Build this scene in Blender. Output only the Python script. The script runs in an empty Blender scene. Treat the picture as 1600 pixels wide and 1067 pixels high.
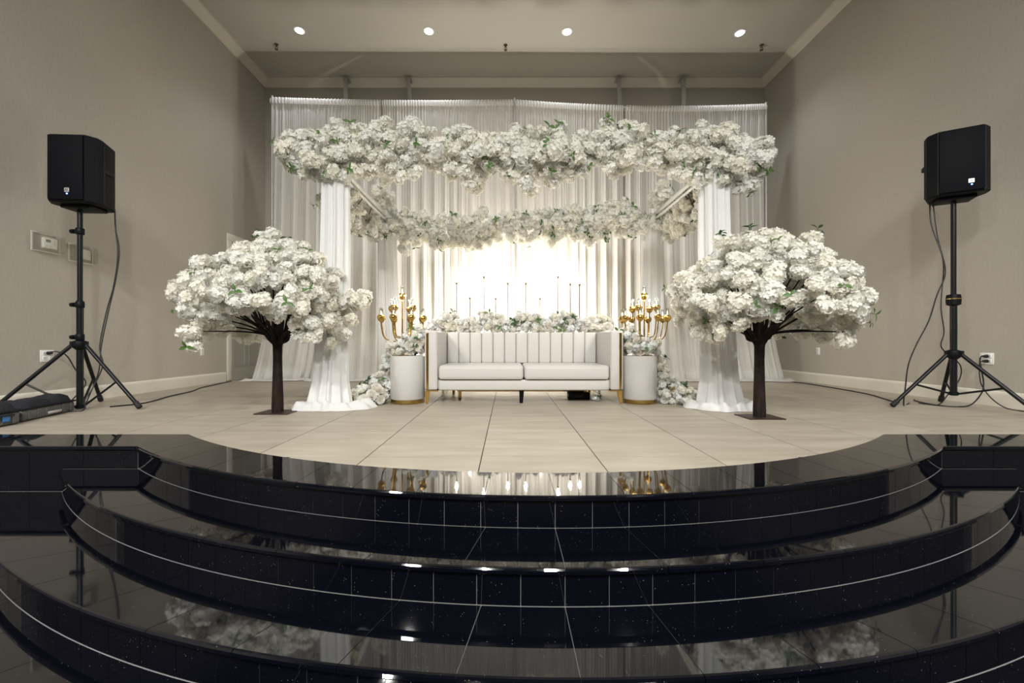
import bpy, bmesh, math, random
from math import sin, cos, pi, sqrt, acos, asin, radians, atan2, exp
from mathutils import Vector, Matrix, noise as mnoise

random.seed(11)
scene = bpy.context.scene
COL = scene.collection

# ------------------------------------------------------------------ camera, light, exposure
F_PX, CX, CY, HCAM = 650.0, 793.0, 535.0, 0.64      # stage floor is z = 0, camera at the origin of X/Y
cam_d = bpy.data.cameras.new('camera')
cam = bpy.data.objects.new('camera', cam_d); COL.objects.link(cam)
cam.location = (0, 0, HCAM); cam.rotation_euler = (pi / 2, 0, 0)
cam_d.sensor_fit = 'HORIZONTAL'; cam_d.sensor_width = 36.0
cam_d.lens = F_PX / 1600 * 36.0
cam_d.shift_x = (800 - CX) / 1600; cam_d.shift_y = (CY - 533.5) / 1600
cam_d.clip_start = 0.02; cam_d.clip_end = 60
scene.camera = cam

world = bpy.data.worlds.new('world'); scene.world = world
world.use_nodes = True
world.node_tree.nodes['Background'].inputs[0].default_value = (0.9, 0.93, 1.0, 1)
world.node_tree.nodes['Background'].inputs[1].default_value = 0.02

scene.view_settings.view_transform = 'Standard'
scene.view_settings.look = 'None'
scene.view_settings.exposure = 0.46
scene.view_settings.gamma = 1.0
scene.view_settings.use_curve_mapping = False
try:
    scene.cycles.use_denoising = True
    scene.cycles.use_adaptive_sampling = True
    scene.cycles.adaptive_threshold = 0.06
    scene.cycles.max_bounces = 7
    scene.cycles.diffuse_bounces = 4
    scene.cycles.transparent_max_bounces = 8
    scene.cycles.sample_clamp_indirect = 4.0
    scene.cycles.caustics_reflective = False
    scene.cycles.caustics_refractive = False
except Exception:
    pass

HALL_POWER = 238.0        # each hall ceiling lamp
CANDLE_POWER = 5.0      # each tall candle bulb behind the sofa
LED_POWER = 2.5         # each group of candelabrum candles (five groups on each)
UPLIGHT_POWER = 160.0   # each floor uplight behind the sofa
DOWN_POWER = 42.0        # each stage downlight

# ------------------------------------------------------------------ helpers
def px(x, y, Z):
    """world point seen at pixel x, y at distance Z in front of the camera"""
    return Vector(((x - CX) / F_PX * Z, Z, HCAM - (y - CY) / F_PX * Z))

class MB:
    def __init__(s): s.v = []; s.f = []
    def add(s, vs, fs):
        o = len(s.v); s.v += [tuple(p) for p in vs]; s.f += [tuple(i + o for i in f) for f in fs]
        return s
    def box(s, c, d, rz=0.0):
        x, y, z = d[0] / 2, d[1] / 2, d[2] / 2
        vs = [(-x, -y, -z), (x, -y, -z), (x, y, -z), (-x, y, -z), (-x, -y, z), (x, -y, z), (x, y, z), (-x, y, z)]
        ca, sa = cos(rz), sin(rz)
        vs = [(c[0] + a * ca - b * sa, c[1] + a * sa + b * ca, c[2] + e) for a, b, e in vs]
        return s.add(vs, [(3, 2, 1, 0), (4, 5, 6, 7), (0, 1, 5, 4), (1, 2, 6, 5), (2, 3, 7, 6), (3, 0, 4, 7)])
    def rbox(s, c, d, bev=0.02, seg=3, fn=None):
        bm = bmesh.new(); bmesh.ops.create_cube(bm, size=1.0)
        for v in bm.verts: v.co = Vector((v.co.x * d[0], v.co.y * d[1], v.co.z * d[2]))
        bmesh.ops.bevel(bm, geom=list(bm.edges), offset=bev, segments=seg, profile=0.5, affect='EDGES')
        bm.verts.index_update()
        vs = [Vector(v.co) for v in bm.verts]
        if fn: vs = [Vector(fn(v)) for v in vs]
        fs = [tuple(v.index for v in f.verts) for f in bm.faces]
        bm.free()
        return s.add([v + Vector(c) for v in vs], fs)
    def tube(s, pts, r, n=8, caps=True):
        pts = [Vector(p) for p in pts]; m = len(pts)
        rs = r if isinstance(r, (list, tuple)) else [r] * m
        vs = []; up = None
        for i in range(m):
            t = (pts[min(i + 1, m - 1)] - pts[max(i - 1, 0)])
            if t.length < 1e-9: t = Vector((0, 0, 1))
            t.normalize()
            if up is None:
                up = Vector((1, 0, 0)) if abs(t.x) < 0.8 else Vector((0, 1, 0))
            a = t.cross(up); 
            if a.length < 1e-6: a = t.orthogonal()
            a.normalize(); b = a.cross(t).normalized(); up = b
            for k in range(n):
                q = 2 * pi * k / n
                vs.append(pts[i] + (a * cos(q) + b * sin(q)) * rs[i])
        fs = []
        for i in range(m - 1):
            for k in range(n):
                fs.append((i * n + k, i * n + (k + 1) % n, (i + 1) * n + (k + 1) % n, (i + 1) * n + k))
        if caps:
            fs.append(tuple(range(n - 1, -1, -1))); fs.append(tuple((m - 1) * n + k for k in range(n)))
        return s.add(vs, fs)
    def lathe(s, prof, n=28, c=(0, 0, 0)):
        vs = []; fs = []
        for r, z in prof:
            for k in range(n):
                q = 2 * pi * k / n
                vs.append((c[0] + r * cos(q), c[1] + r * sin(q), c[2] + z))
        for i in range(len(prof) - 1):
            for k in range(n):
                fs.append((i * n + k, i * n + (k + 1) % n, (i + 1) * n + (k + 1) % n, (i + 1) * n + k))
        fs.append(tuple(range(n - 1, -1, -1))); fs.append(tuple((len(prof) - 1) * n + k for k in range(n)))
        return s.add(vs, fs)
    def prism(s, poly, z0, z1):
        n = len(poly)
        vs = [(p[0], p[1], z0) for p in poly] + [(p[0], p[1], z1) for p in poly]
        fs = [tuple(range(n - 1, -1, -1)), tuple(range(n, 2 * n))]
        fs += [(i, (i + 1) % n, n + (i + 1) % n, n + i) for i in range(n)]
        return s.add(vs, fs)
    def mesh(s, name, mat=None, smooth=True, angle=40):
        me = bpy.data.meshes.new(name)
        me.from_pydata(s.v, [], s.f)
        if mat: me.materials.append(mat)
        me.update()
        bm = bmesh.new(); bm.from_mesh(me)
        bmesh.ops.recalc_face_normals(bm, faces=bm.faces)
        if smooth:
            lim = radians(angle)
            for f in bm.faces: f.smooth = True
            for e in bm.edges:
                if len(e.link_faces) == 2:
                    e.smooth = e.calc_face_angle(0.0) < lim
        bm.to_mesh(me); bm.free()
        return me
    def build(s, name, mat, parent=None, smooth=True, angle=40, loc=None):
        return link(name, s.mesh(name, mat, smooth, angle), parent, loc)

def link(name, me, parent=None, loc=None, rot=None, scale=None):
    o = bpy.data.objects.new(name, me); COL.objects.link(o)
    if parent: o.parent = parent
    if loc is not None: o.location = loc
    if rot is not None: o.rotation_euler = rot
    if scale is not None: o.scale = scale
    return o

def tag(o, label=None, cat=None, group=None, kind=None):
    if label: o['label'] = label
    if cat: o['category'] = cat
    if group: o['group'] = group
    if kind: o['kind'] = kind
    return o

def thing(name, label, cat, loc=(0, 0, 0), rz=0.0, group=None):
    o = bpy.data.objects.new(name, None); COL.objects.link(o)
    o.location = loc; o.rotation_euler = (0, 0, rz); o.empty_display_size = 0.1
    return tag(o, label, cat, group)

def struct(name, mb, mat, smooth=False, parent=None):
    o = mb.build(name, mat, parent, smooth)
    o['kind'] = 'structure'
    return o

def spline(pts, k=8):
    pts = [Vector(p) for p in pts]
    P = [pts[0] * 2 - pts[1]] + pts + [pts[-1] * 2 - pts[-2]]
    out = []
    for i in range(1, len(P) - 2):
        a, b, c, d = P[i - 1], P[i], P[i + 1], P[i + 2]
        for j in range(k):
            t = j / k
            out.append(0.5 * ((2 * b) + (c - a) * t + (2 * a - 5 * b + 4 * c - d) * t * t + (3 * b - a - 3 * c + d) * t ** 3))
    out.append(pts[-1])
    return out

def interp(tab, x):
    if x <= tab[0][0]: return tab[0][1]
    for (a, u), (b, v) in zip(tab, tab[1:]):
        if x <= b: return u + (v - u) * (x - a) / (b - a)
    return tab[-1][1]

# ------------------------------------------------------------------ materials
def mat(name, col, rough=0.6, metal=0.0, spec=0.5, noise=None, bump=None, emis=None, ior=None, sheen=0.0, coat=0.0):
    m = bpy.data.materials.new(name); m.use_nodes = True
    nt = m.node_tree; b = nt.nodes['Principled BSDF']
    b.inputs['Base Color'].default_value = (*col, 1)
    b.inputs['Roughness'].default_value = rough
    b.inputs['Metallic'].default_value = metal
    b.inputs['Specular IOR Level'].default_value = spec
    if ior: b.inputs['IOR'].default_value = ior
    if coat: b.inputs['Coat Weight'].default_value = coat
    if sheen: b.inputs['Sheen Weight'].default_value = sheen
    tc = nt.nodes.new('ShaderNodeTexCoord')
    if noise:
        sc, col2, stretch = noise
        mp = nt.nodes.new('ShaderNodeMapping'); mp.inputs['Scale'].default_value = stretch
        n = nt.nodes.new('ShaderNodeTexNoise'); n.inputs['Scale'].default_value = sc; n.inputs['Detail'].default_value = 6
        r = nt.nodes.new('ShaderNodeValToRGB')
        r.color_ramp.elements[0].position = 0.35; r.color_ramp.elements[0].color = (*col, 1)
        r.color_ramp.elements[1].position = 0.68; r.color_ramp.elements[1].color = (*col2, 1)
        nt.links.new(tc.outputs['Object'], mp.inputs[0]); nt.links.new(mp.outputs[0], n.inputs['Vector'])
        nt.links.new(n.outputs['Fac'], r.inputs[0]); nt.links.new(r.outputs[0], b.inputs['Base Color'])
    if bump:
        sc, strength, dist = bump
        n2 = nt.nodes.new('ShaderNodeTexNoise'); n2.inputs['Scale'].default_value = sc; n2.inputs['Detail'].default_value = 4
        bp = nt.nodes.new('ShaderNodeBump'); bp.inputs['Strength'].default_value = strength; bp.inputs['Distance'].default_value = dist
        nt.links.new(tc.outputs['Object'], n2.inputs['Vector'])
        nt.links.new(n2.outputs['Fac'], bp.inputs['Height']); nt.links.new(bp.outputs[0], b.inputs['Normal'])
    if emis:
        b.inputs['Emission Color'].default_value = (*emis[0], 1); b.inputs['Emission Strength'].default_value = emis[1]
    return m

def cloth_mat(name, col, trans=0.4, clear=0.1):
    m = bpy.data.materials.new(name); m.use_nodes = True
    nt = m.node_tree; nt.nodes.clear()
    out = nt.nodes.new('ShaderNodeOutputMaterial')
    d = nt.nodes.new('ShaderNodeBsdfDiffuse'); d.inputs[0].default_value = (*col, 1)
    t = nt.nodes.new('ShaderNodeBsdfTranslucent'); t.inputs[0].default_value = (*col, 1)
    m1 = nt.nodes.new('ShaderNodeMixShader'); m1.inputs[0].default_value = trans
    nt.links.new(d.outputs[0], m1.inputs[1]); nt.links.new(t.outputs[0], m1.inputs[2])
    last = m1
    if clear > 0:
        tr = nt.nodes.new('ShaderNodeBsdfTransparent'); m2 = nt.nodes.new('ShaderNodeMixShader'); m2.inputs[0].default_value = clear
        nt.links.new(m1.outputs[0], m2.inputs[1]); nt.links.new(tr.outputs[0], m2.inputs[2]); last = m2
    nt.links.new(last.outputs[0], out.inputs[0])
    return m

def petal_mat(name, c1, c2, trans=0.3):
    """petals: each bloom takes its own tint between c1 and c2"""
    m = bpy.data.materials.new(name); m.use_nodes = True
    nt = m.node_tree; nt.nodes.clear()
    out = nt.nodes.new('ShaderNodeOutputMaterial')
    oi = nt.nodes.new('ShaderNodeObjectInfo')
    mx = nt.nodes.new('ShaderNodeMix'); mx.data_type = 'RGBA'
    mx.inputs[6].default_value = (*c1, 1); mx.inputs[7].default_value = (*c2, 1)
    nt.links.new(oi.outputs['Random'], mx.inputs[0])
    d = nt.nodes.new('ShaderNodeBsdfDiffuse'); t = nt.nodes.new('ShaderNodeBsdfTranslucent')
    nt.links.new(mx.outputs[2], d.inputs[0]); nt.links.new(mx.outputs[2], t.inputs[0])
    m1 = nt.nodes.new('ShaderNodeMixShader'); m1.inputs[0].default_value = trans
    nt.links.new(d.outputs[0], m1.inputs[1]); nt.links.new(t.outputs[0], m1.inputs[2])
    nt.links.new(m1.outputs[0], out.inputs[0])
    return m

def granite_mat():
    m = mat('black_granite', (0.0022, 0.0026, 0.0045), rough=0.035, spec=0.5, ior=1.95)
    nt = m.node_tree; b = nt.nodes['Principled BSDF']; tc = nt.nodes['Texture Coordinate']
    geo = nt.nodes.new('ShaderNodeNewGeometry')
    v = nt.nodes.new('ShaderNodeTexVoronoi'); v.inputs['Scale'].default_value = 95
    r = nt.nodes.new('ShaderNodeValToRGB')
    e = r.color_ramp.elements
    e[0].position = 0.0; e[0].color = (0.55, 0.52, 0.46, 1)
    e[1].position = 0.115; e[1].color = (0.002, 0.0024, 0.0045, 1)
    v2 = nt.nodes.new('ShaderNodeTexNoise'); v2.inputs['Scale'].default_value = 26; v2.inputs['Detail'].default_value = 3
    gt = nt.nodes.new('ShaderNodeMath'); gt.operation = 'GREATER_THAN'; gt.inputs[1].default_value = 0.56
    mx = nt.nodes.new('ShaderNodeMix'); mx.data_type = 'RGBA'; mx.inputs[6].default_value = (0.002, 0.0024, 0.0045, 1)
    nt.links.new(geo.outputs['Position'], v.inputs['Vector']); nt.links.new(geo.outputs['Position'], v2.inputs['Vector'])
    nt.links.new(v.outputs['Distance'], r.inputs[0]); nt.links.new(v2.outputs['Fac'], gt.inputs[0])
    nt.links.new(gt.outputs[0], mx.inputs[0]); nt.links.new(r.outputs[0], mx.inputs[7])
    nt.links.new(mx.outputs[2], b.inputs['Base Color'])
    return m

def floor_mat():
    m = mat('beige_stone_tile', (0.48, 0.41, 0.32), rough=0.2, spec=0.08)
    nt = m.node_tree; b = nt.nodes['Principled BSDF']
    geo = nt.nodes.new('ShaderNodeNewGeometry'); oi = nt.nodes.new('ShaderNodeObjectInfo')
    mp = nt.nodes.new('ShaderNodeMapping'); mp.inputs['Scale'].default_value = (1.0, 5.0, 1.0)
    n = nt.nodes.new('ShaderNodeTexNoise'); n.inputs['Scale'].default_value = 2.2; n.inputs['Detail'].default_value = 8
    add = nt.nodes.new('ShaderNodeVectorMath'); add.operation = 'ADD'
    sc = nt.nodes.new('ShaderNodeVectorMath'); sc.operation = 'SCALE'; sc.inputs[0].default_value = (37, 91, 13)
    nt.links.new(oi.outputs['Random'], sc.inputs['Scale'])
    nt.links.new(geo.outputs['Position'], add.inputs[0]); nt.links.new(sc.outputs[0], add.inputs[1])
    nt.links.new(add.outputs[0], mp.inputs[0]); nt.links.new(mp.outputs[0], n.inputs['Vector'])
    r = nt.nodes.new('ShaderNodeValToRGB')
    e = r.color_ramp.elements
    e[0].position = 0.3; e[0].color = (0.325, 0.282, 0.222, 1)
    e[1].position = 0.7; e[1].color = (0.415, 0.37, 0.305, 1)
    nt.links.new(n.outputs['Fac'], r.inputs[0])
    hs = nt.nodes.new('ShaderNodeHueSaturation')
    ma = nt.nodes.new('ShaderNodeMath'); ma.operation = 'MULTIPLY_ADD'; ma.inputs[1].default_value = 0.10; ma.inputs[2].default_value = 0.95
    nt.links.new(oi.outputs['Random'], ma.inputs[0]); nt.links.new(ma.outputs[0], hs.inputs['Value'])
    nt.links.new(r.outputs[0], hs.inputs['Color']); nt.links.new(hs.outputs[0], b.inputs['Base Color'])
    r2 = nt.nodes.new('ShaderNodeMapRange'); r2.inputs[3].default_value = 0.34; r2.inputs[4].default_value = 0.48
    nt.links.new(n.outputs['Fac'], r2.inputs[0]); nt.links.new(r2.outputs[0], b.inputs['Roughness'])
    return m

M = {}
M['wall'] = mat('greige_wall_paint', (0.425, 0.394, 0.336), 0.75, noise=(60, (0.455, 0.42, 0.36), (1, 1, 0.25)), bump=(220, 0.12, 0.002))
M['ceiling'] = mat('ceiling_paint', (0.535, 0.512, 0.455), 0.8, bump=(160, 0.10, 0.002))
M['trim'] = mat('cream_trim_paint', (0.68, 0.645, 0.56), 0.45)
M['hallwall'] = mat('hall_wall_paint', (0.10, 0.09, 0.08), 0.8)
M['granite'] = granite_mat()
M['grout'] = mat('step_grout', (0.20, 0.20, 0.20), 0.8)
M['floor'] = floor_mat()
M['floor_grout'] = mat('floor_grout', (0.06, 0.05, 0.04), 0.9)
M['curtain'] = cloth_mat('ivory_sheer_cloth', (0.83, 0.81, 0.765), 0.36, 0.10)
M['drape'] = cloth_mat('white_chiffon', (0.91, 0.91, 0.90), 0.33, 0.06)
M['white_metal'] = mat('white_enamel', (0.80, 0.79, 0.76), 0.35)
M['dull_metal'] = mat('dull_aluminium', (0.45, 0.44, 0.42), 0.45, 0.4)
M['gold'] = mat('polished_gold', (0.62, 0.40, 0.12), 0.16, 1.0)
M['brass'] = mat('brushed_brass', (0.50, 0.34, 0.12), 0.3, 1.0)
M['bronze'] = mat('antique_bronze', (0.07, 0.042, 0.018), 0.6, 0.0, 0.2)
M['leather'] = mat('white_leatherette', (0.56, 0.54, 0.508), 0.42, bump=(420, 0.06, 0.001))
M['seam'] = mat('leather_piping', (0.60, 0.56, 0.50), 0.5)
M['boucle'] = mat('white_boucle', (0.56, 0.542, 0.51), 0.9, bump=(150, 0.6, 0.006), sheen=0.3)
M['black'] = mat('black_plastic', (0.004, 0.0045, 0.006), 0.5, spec=0.18, bump=(500, 0.12, 0.001))
M['grille'] = mat('black_mesh_grille', (0.003, 0.003, 0.005), 0.65, spec=0.12, bump=(900, 0.35, 0.001))
M['black_metal'] = mat('black_powder_coat', (0.005, 0.006, 0.007), 0.35, spec=0.3)
M['rubber'] = mat('black_rubber', (0.006, 0.006, 0.006), 0.7)
M['cable'] = mat('black_cable', (0.01, 0.01, 0.01), 0.5)
M['bark'] = mat('dark_brown_bark', (0.008, 0.005, 0.004), 0.8, spec=0.2, noise=(40, (0.024, 0.014, 0.010), (1, 1, 0.2)), bump=(60, 0.5, 0.006))
M['twig'] = mat('olive_twig', (0.10, 0.075, 0.03), 0.7)
M['plate'] = mat('brown_metal_plate', (0.030, 0.017, 0.012), 0.45)
M['leaf'] = mat('green_leaf', (0.04, 0.11, 0.02), 0.5, noise=(9, (0.09, 0.17, 0.035), (1, 1, 1)))
M['leaf_dark'] = mat('dark_green_leaf', (0.014, 0.05, 0.018), 0.4, noise=(9, (0.04, 0.10, 0.035), (1, 1, 1)))
M['leaf_olive'] = mat('olive_leaf', (0.13, 0.11, 0.025), 0.5)
M['petal'] = petal_mat('white_petals', (0.955, 0.95, 0.91), (0.955, 0.935, 0.85), 0.46)
M['petal_cream'] = petal_mat('cream_petals', (0.95, 0.94, 0.90), (0.94, 0.90, 0.82), 0.42)
M['petal_cool'] = petal_mat('cool_white_petals', (0.92, 0.93, 0.93), (0.95, 0.95, 0.93), 0.42)
M['bulb'] = mat('warm_candle_bulb', (1, 0.95, 0.85), 0.4, emis=((1.0, 0.88, 0.66), 14.0))
M['led'] = mat('small_candle_led', (1, 0.95, 0.85), 0.4, emis=((1.0, 0.92, 0.78), 1.6))
M['down'] = mat('downlight_lens', (1, 1, 1), 0.4, emis=((0.93, 0.95, 1.0), 14.0))
M['uplens'] = mat('uplight_lens', (1, 1, 1), 0.3, emis=((1.0, 0.95, 0.85), 20.0))
M['halldown'] = mat('hall_lamp_lens', (1, 1, 1), 0.4, emis=((0.96, 0.98, 1.0), 12.0))
M['blue_led'] = mat('blue_led', (0.1, 0.2, 1.0), 0.4, emis=((0.12, 0.25, 1.0), 5.0))
M['badge'] = mat('silver_badge', (0.62, 0.60, 0.58), 0.35, 0.5)
M['door'] = mat('grey_door_paint', (0.42, 0.40, 0.35), 0.5)
M['plastic_white'] = mat('white_plastic', (0.82, 0.81, 0.77), 0.4)
M['lcd'] = mat('lcd_green_grey', (0.14, 0.16, 0.11), 0.25)
M['case_body'] = mat('grey_ribbed_case', (0.085, 0.088, 0.085), 0.5, bump=(60, 0.2, 0.002))
M['case_top'] = mat('black_case_fabric', (0.008, 0.008, 0.013), 0.9, bump=(40, 0.6, 0.01))
M['blue_tag'] = mat('blue_luggage_tag', (0.02, 0.16, 0.45), 0.4)
M['brass_pipe'] = mat('sprinkler_bronze', (0.20, 0.12, 0.06), 0.4, 0.7)
def glass_mat():
    m = bpy.data.materials.new('clear_acrylic'); m.use_nodes = True
    nt = m.node_tree; nt.nodes.clear()
    out = nt.nodes.new('ShaderNodeOutputMaterial')
    t = nt.nodes.new('ShaderNodeBsdfTransparent'); t.inputs[0].default_value = (0.93, 0.93, 0.91, 1)
    g = nt.nodes.new('ShaderNodeBsdfGlossy'); g.inputs[1].default_value = 0.08
    mx = nt.nodes.new('ShaderNodeMixShader'); mx.inputs[0].default_value = 0.10
    nt.links.new(t.outputs[0], mx.inputs[1]); nt.links.new(g.outputs[0], mx.inputs[2]); nt.links.new(mx.outputs[0], out.inputs[0])
    return m
M['glass'] = glass_mat()

# ------------------------------------------------------------------ room shell
XL, XR, YB, YH, ZC = -4.63, 4.90, 7.95, -11.0, 5.64
ZF = -0.556                                   # hall floor
YW = 2.3                                      # the stage walls end here; the hall in front is wider
HXL, HXR = -8.5, 8.8
struct('wall_left', MB().box((XL - 0.1, (YB + YW) / 2, (ZC + ZF) / 2), (0.2, YB - YW, ZC - ZF)), M['wall'])
struct('wall_right', MB().box((XR + 0.1, (YB + YW) / 2, (ZC + ZF) / 2), (0.2, YB - YW, ZC - ZF)), M['wall'])
struct('wall_back', MB().box(((XL + XR) / 2, YB + 0.1, (ZC + ZF) / 2), (XR - XL + 0.4, 0.2, ZC - ZF)), M['wall'])
struct('wall_hall_left', MB().box((HXL - 0.1, (YW + YH) / 2, (ZC + ZF) / 2), (0.2, YW - YH, ZC - ZF)), M['hallwall'])
struct('wall_hall_right', MB().box((HXR + 0.1, (YW + YH) / 2, (ZC + ZF) / 2), (0.2, YW - YH, ZC - ZF)), M['hallwall'])
struct('wall_hall_back', MB().box(((HXL + HXR) / 2, YH - 0.1, (ZC + ZF) / 2), (HXR - HXL + 0.4, 0.2, ZC - ZF)), M['hallwall'])
struct('wall_front_left', MB().box(((HXL + XL - 0.2) / 2, YW + 0.1, (ZC + ZF) / 2), (XL - 0.2 - HXL, 0.2, ZC - ZF)), M['hallwall'])
struct('wall_front_right', MB().box(((HXR + XR + 0.2) / 2, YW + 0.1, (ZC + ZF) / 2), (HXR - XR - 0.2, 0.2, ZC - ZF)), M['hallwall'])
struct('ceiling', MB().box(((XL + XR) / 2, (YB + YW) / 2, ZC + 0.1), (XR - XL + 0.4, YB - YW + 0.4, 0.2)), M['ceiling'])
struct('ceiling_hall', MB().box(((HXL + HXR) / 2, (YW + YH) / 2 - 0.1, ZC + 0.1), (HXR - HXL + 0.4, YW - YH - 0.2, 0.2)), M['hallwall'])
struct('floor_hall', MB().box(((HXL + HXR) / 2, (2.3 + YH) / 2, ZF - 0.1), (HXR - HXL, 2.3 - YH, 0.2)), M['granite'])

# crown moulding: stepped and sloped profile (a = distance from wall, b = drop from ceiling)
CP = [(0.0, 0.135), (0.012, 0.135), (0.018, 0.122), (0.03, 0.105), (0.07, 0.055), (0.095, 0.028), (0.11, 0.02), (0.125, 0.02), (0.125, 0.0), (0.0, 0.0)]
def sweep(name, pts3):
    mb = MB(); n = len(CP); mb.v = [tuple(p) for q in pts3 for p in q]
    mb.f = [(i, (i + 1) % n, n + (i + 1) % n, n + i) for i in range(n)] + [tuple(range(n)), tuple(range(2 * n - 1, n - 1, -1))]
    return struct(name, mb, M['trim'])
sweep('trim_1', [[(XL + a, YW, ZC - b) for a, b in CP], [(XL + a, YB - a, ZC - b) for a, b in CP]])
sweep('trim_2', [[(XR - a, YW, ZC - b) for a, b in CP], [(XR - a, YB - a, ZC - b) for a, b in CP]])
sweep('trim_3', [[(XL + a, YB - a, ZC - b) for a, b in CP], [(XR - a, YB - a, ZC - b) for a, b in CP]])

# baseboards with a rounded cap
BP = [(0, 0), (0.016, 0), (0.016, 0.125), (0.012, 0.140), (0.006, 0.150), (0.0, 0.155)]
def base(name, ends):
    mb = MB(); n = len(BP); mb.v = [tuple(p) for q in ends for p in q]
    mb.f = [(i, (i + 1) % n, n + (i + 1) % n, n + i) for i in range(n)] + [tuple(range(n)), tuple(range(2 * n - 1, n - 1, -1))]
    return struct(name, mb, M['trim'])
base('baseboard_left', [[(XL + a, 2.92, b) for a, b in BP], [(XL + a, 6.83, b) for a, b in BP]])
base('baseboard_right', [[(XR - a, 2.92, b) for a, b in BP], [(XR - a, YB - 0.02, b) for a, b in BP]])
base('baseboard_back', [[(XL + 0.02, YB - a, b) for a, b in BP], [(XR - 0.02, YB - a, b) for a, b in BP]])

# door in the left wall, close to the back corner
d = thing('door_1', 'grey panelled door with cream casing in the left wall corner', 'door', (XL, 6.85, 0)); d['kind'] = 'structure'
del d['category']
MB().rbox((0.014, 0.055, 1.17), (0.028, 0.11, 2.34), 0.006, 2).build('casing', M['trim'], d)
MB().rbox((0.014, 0.99, 1.17), (0.028, 0.10, 2.34), 0.006, 2).build('casing', M['trim'], d)
MB().rbox((0.014, 0.52, 2.39), (0.028, 1.04, 0.11), 0.006, 2).build('casing', M['trim'], d)
leafm = MB().box((0.006, 0.525, 1.17), (0.012, 0.83, 2.33)).build('door_leaf', M['door'], d)
for yy in (0.31, 0.74):
    for z0, z1 in ((0.25, 1.0), (1.15, 2.15)):
        mb = MB()
        for (c, s) in (((0.014, yy, z0), (0.012, 0.30, 0.03)), ((0.014, yy, z1), (0.012, 0.30, 0.03)),
                       ((0.014, yy - 0.15, (z0 + z1) / 2), (0.012, 0.03, z1 - z0)), ((0.014, yy + 0.15, (z0 + z1) / 2), (0.012, 0.03, z1 - z0))):
            mb.box(c, s)
        mb.build('panel_moulding', M['trim'] if False else M['door'], d)
MB().lathe([(0.012, 0), (0.012, 0.03), (0.03, 0.045), (0.033, 0.06), (0.02, 0.075)], 16).build('knob', M['brass'], d).rotation_euler = (0, pi / 2, 0)
d.children[-1].location = (0.01, 0.86, 0.98)

# ------------------------------------------------------------------ curved granite steps
SX, SY, YS = 0.20, 5.88, 2.56          # arc centre and the straight front line of the stage
R0, DR, RIS, RB, YB0 = 4.15, 0.30, 0.139, 3.84, 2.90
def polar(R, t): return (SX + R * sin(t), SY - R * cos(t))
def tend(R): return acos((SY - YS) / R)
steps = MB()
for i in range(4):
    R = R0 + DR * i - 0.018; te = acos((SY - YS - 0.02) / R)
    arc = [polar(R, -te + 2 * te * k / 72) for k in range(73)]
    z1 = -RIS * i - 0.004
    if i == 0:
        tb = acos((SY - YB0) / RB)
        inner = [polar(RB, tb - 2 * tb * k / 72) for k in range(73)]
        poly = [(XL + 0.001, YS + 0.018)] + arc + [(XR - 0.001, YS + 0.018), (XR - 0.001, YB0)] + inner + [(XL + 0.001, YB0)]
        steps.prism(poly, ZF, z1)
    else:
        Ri = R0 + DR * (i - 1) - 0.03; ti = acos((SY - YS - 0.02) / Ri)
        inner = [polar(Ri, ti - 2 * ti * k / 72) for k in range(73)]
        steps.prism(arc + inner, ZF, z1)
stage = struct('stage_steps', steps, M['grout'])

def tread_tile(o_in, o_out, zt, sx=None):
    """o_in / o_out: plan points of the inner and outer edge, running the same way; outer edge is bullnosed"""
    mb = MB(); n = len(o_in)
    rows = []
    dirs = [(Vector(b) - Vector(a)).normalized() for a, b in zip(o_in, o_out)]
    rows.append([(p[0], p[1], zt - 0.02) for p in o_in])
    rows.append([(p[0], p[1], zt) for p in o_in])
    for back, dz in ((0.010, 0.0), (0.004, 0.002), (0.0, 0.008), (0.0, 0.020), (0.004, 0.026), (0.02, 0.028)):
        rows.append([(p[0] - dd.x * back, p[1] - dd.y * back, zt - dz) for p, dd in zip(o_out, dirs)])
    mb.v = [p for r in rows for p in r]; m = len(rows)
    for j in range(m - 1):
        for k in range(n - 1):
            mb.f.append((j * n + k, j * n + k + 1, (j + 1) * n + k + 1, (j + 1) * n + k))
    mb.f.append(tuple(j * n for j in range(m))); mb.f.append(tuple(j * n + n - 1 for j in range(m - 1, -1, -1)))
    for k in range(n - 1):
        mb.f.append((k, (m - 1) * n + k, (m - 1) * n + k + 1, k + 1))
    return mb
G = 0.0014
for i in range(4):
    Ro = R0 + DR * i
    Ri = RB if i == 0 else R0 + DR * (i - 1) - 0.012
    ti = acos((SY - YB0) / RB) if i == 0 else acos((SY - YS) / Ri)
    to = tend(Ro)
    N = int(round(2 * ti * (Ri) / 0.295))
    for k in range(N):
        a, b = -1 + 2 * k / N, -1 + 2 * (k + 1) / N
        s = 5
        pin = [polar(Ri, ti * a + G / Ri + (ti * (b - a) - 2 * G / Ri) * j / s) for j in range(s + 1)]
        pout = [polar(Ro, to * a + G / Ro + (to * (b - a) - 2 * G / Ro) * j / s) for j in range(s + 1)]
        tread_tile(pin, pout, -RIS * i).build('tread_tile', M['granite'], stage, smooth=False)
    if i < 4:
        Rr = Ro - 0.014; te = acos((SY - YS - 0.014) / Rr)
        N = int(round(2 * te * Rr / (0.156 if i < 3 else 0.3)))
        for k in range(N):
            a, b = -te + 2 * te * k / N + G / Rr, -te + 2 * te * (k + 1) / N - G / Rr
            fr = [polar(Rr, a + (b - a) * j / 3) for j in range(4)]; bk = [polar(Rr - 0.012, b + (a - b) * j / 3) for j in range(4)]
            zb = -RIS * (i + 1) + 0.003 if i < 3 else ZF + 0.003
            MB().prism(fr + bk, zb, -RIS * i - 0.0285).build('riser_tile', M['granite'], stage, angle=30)
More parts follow.
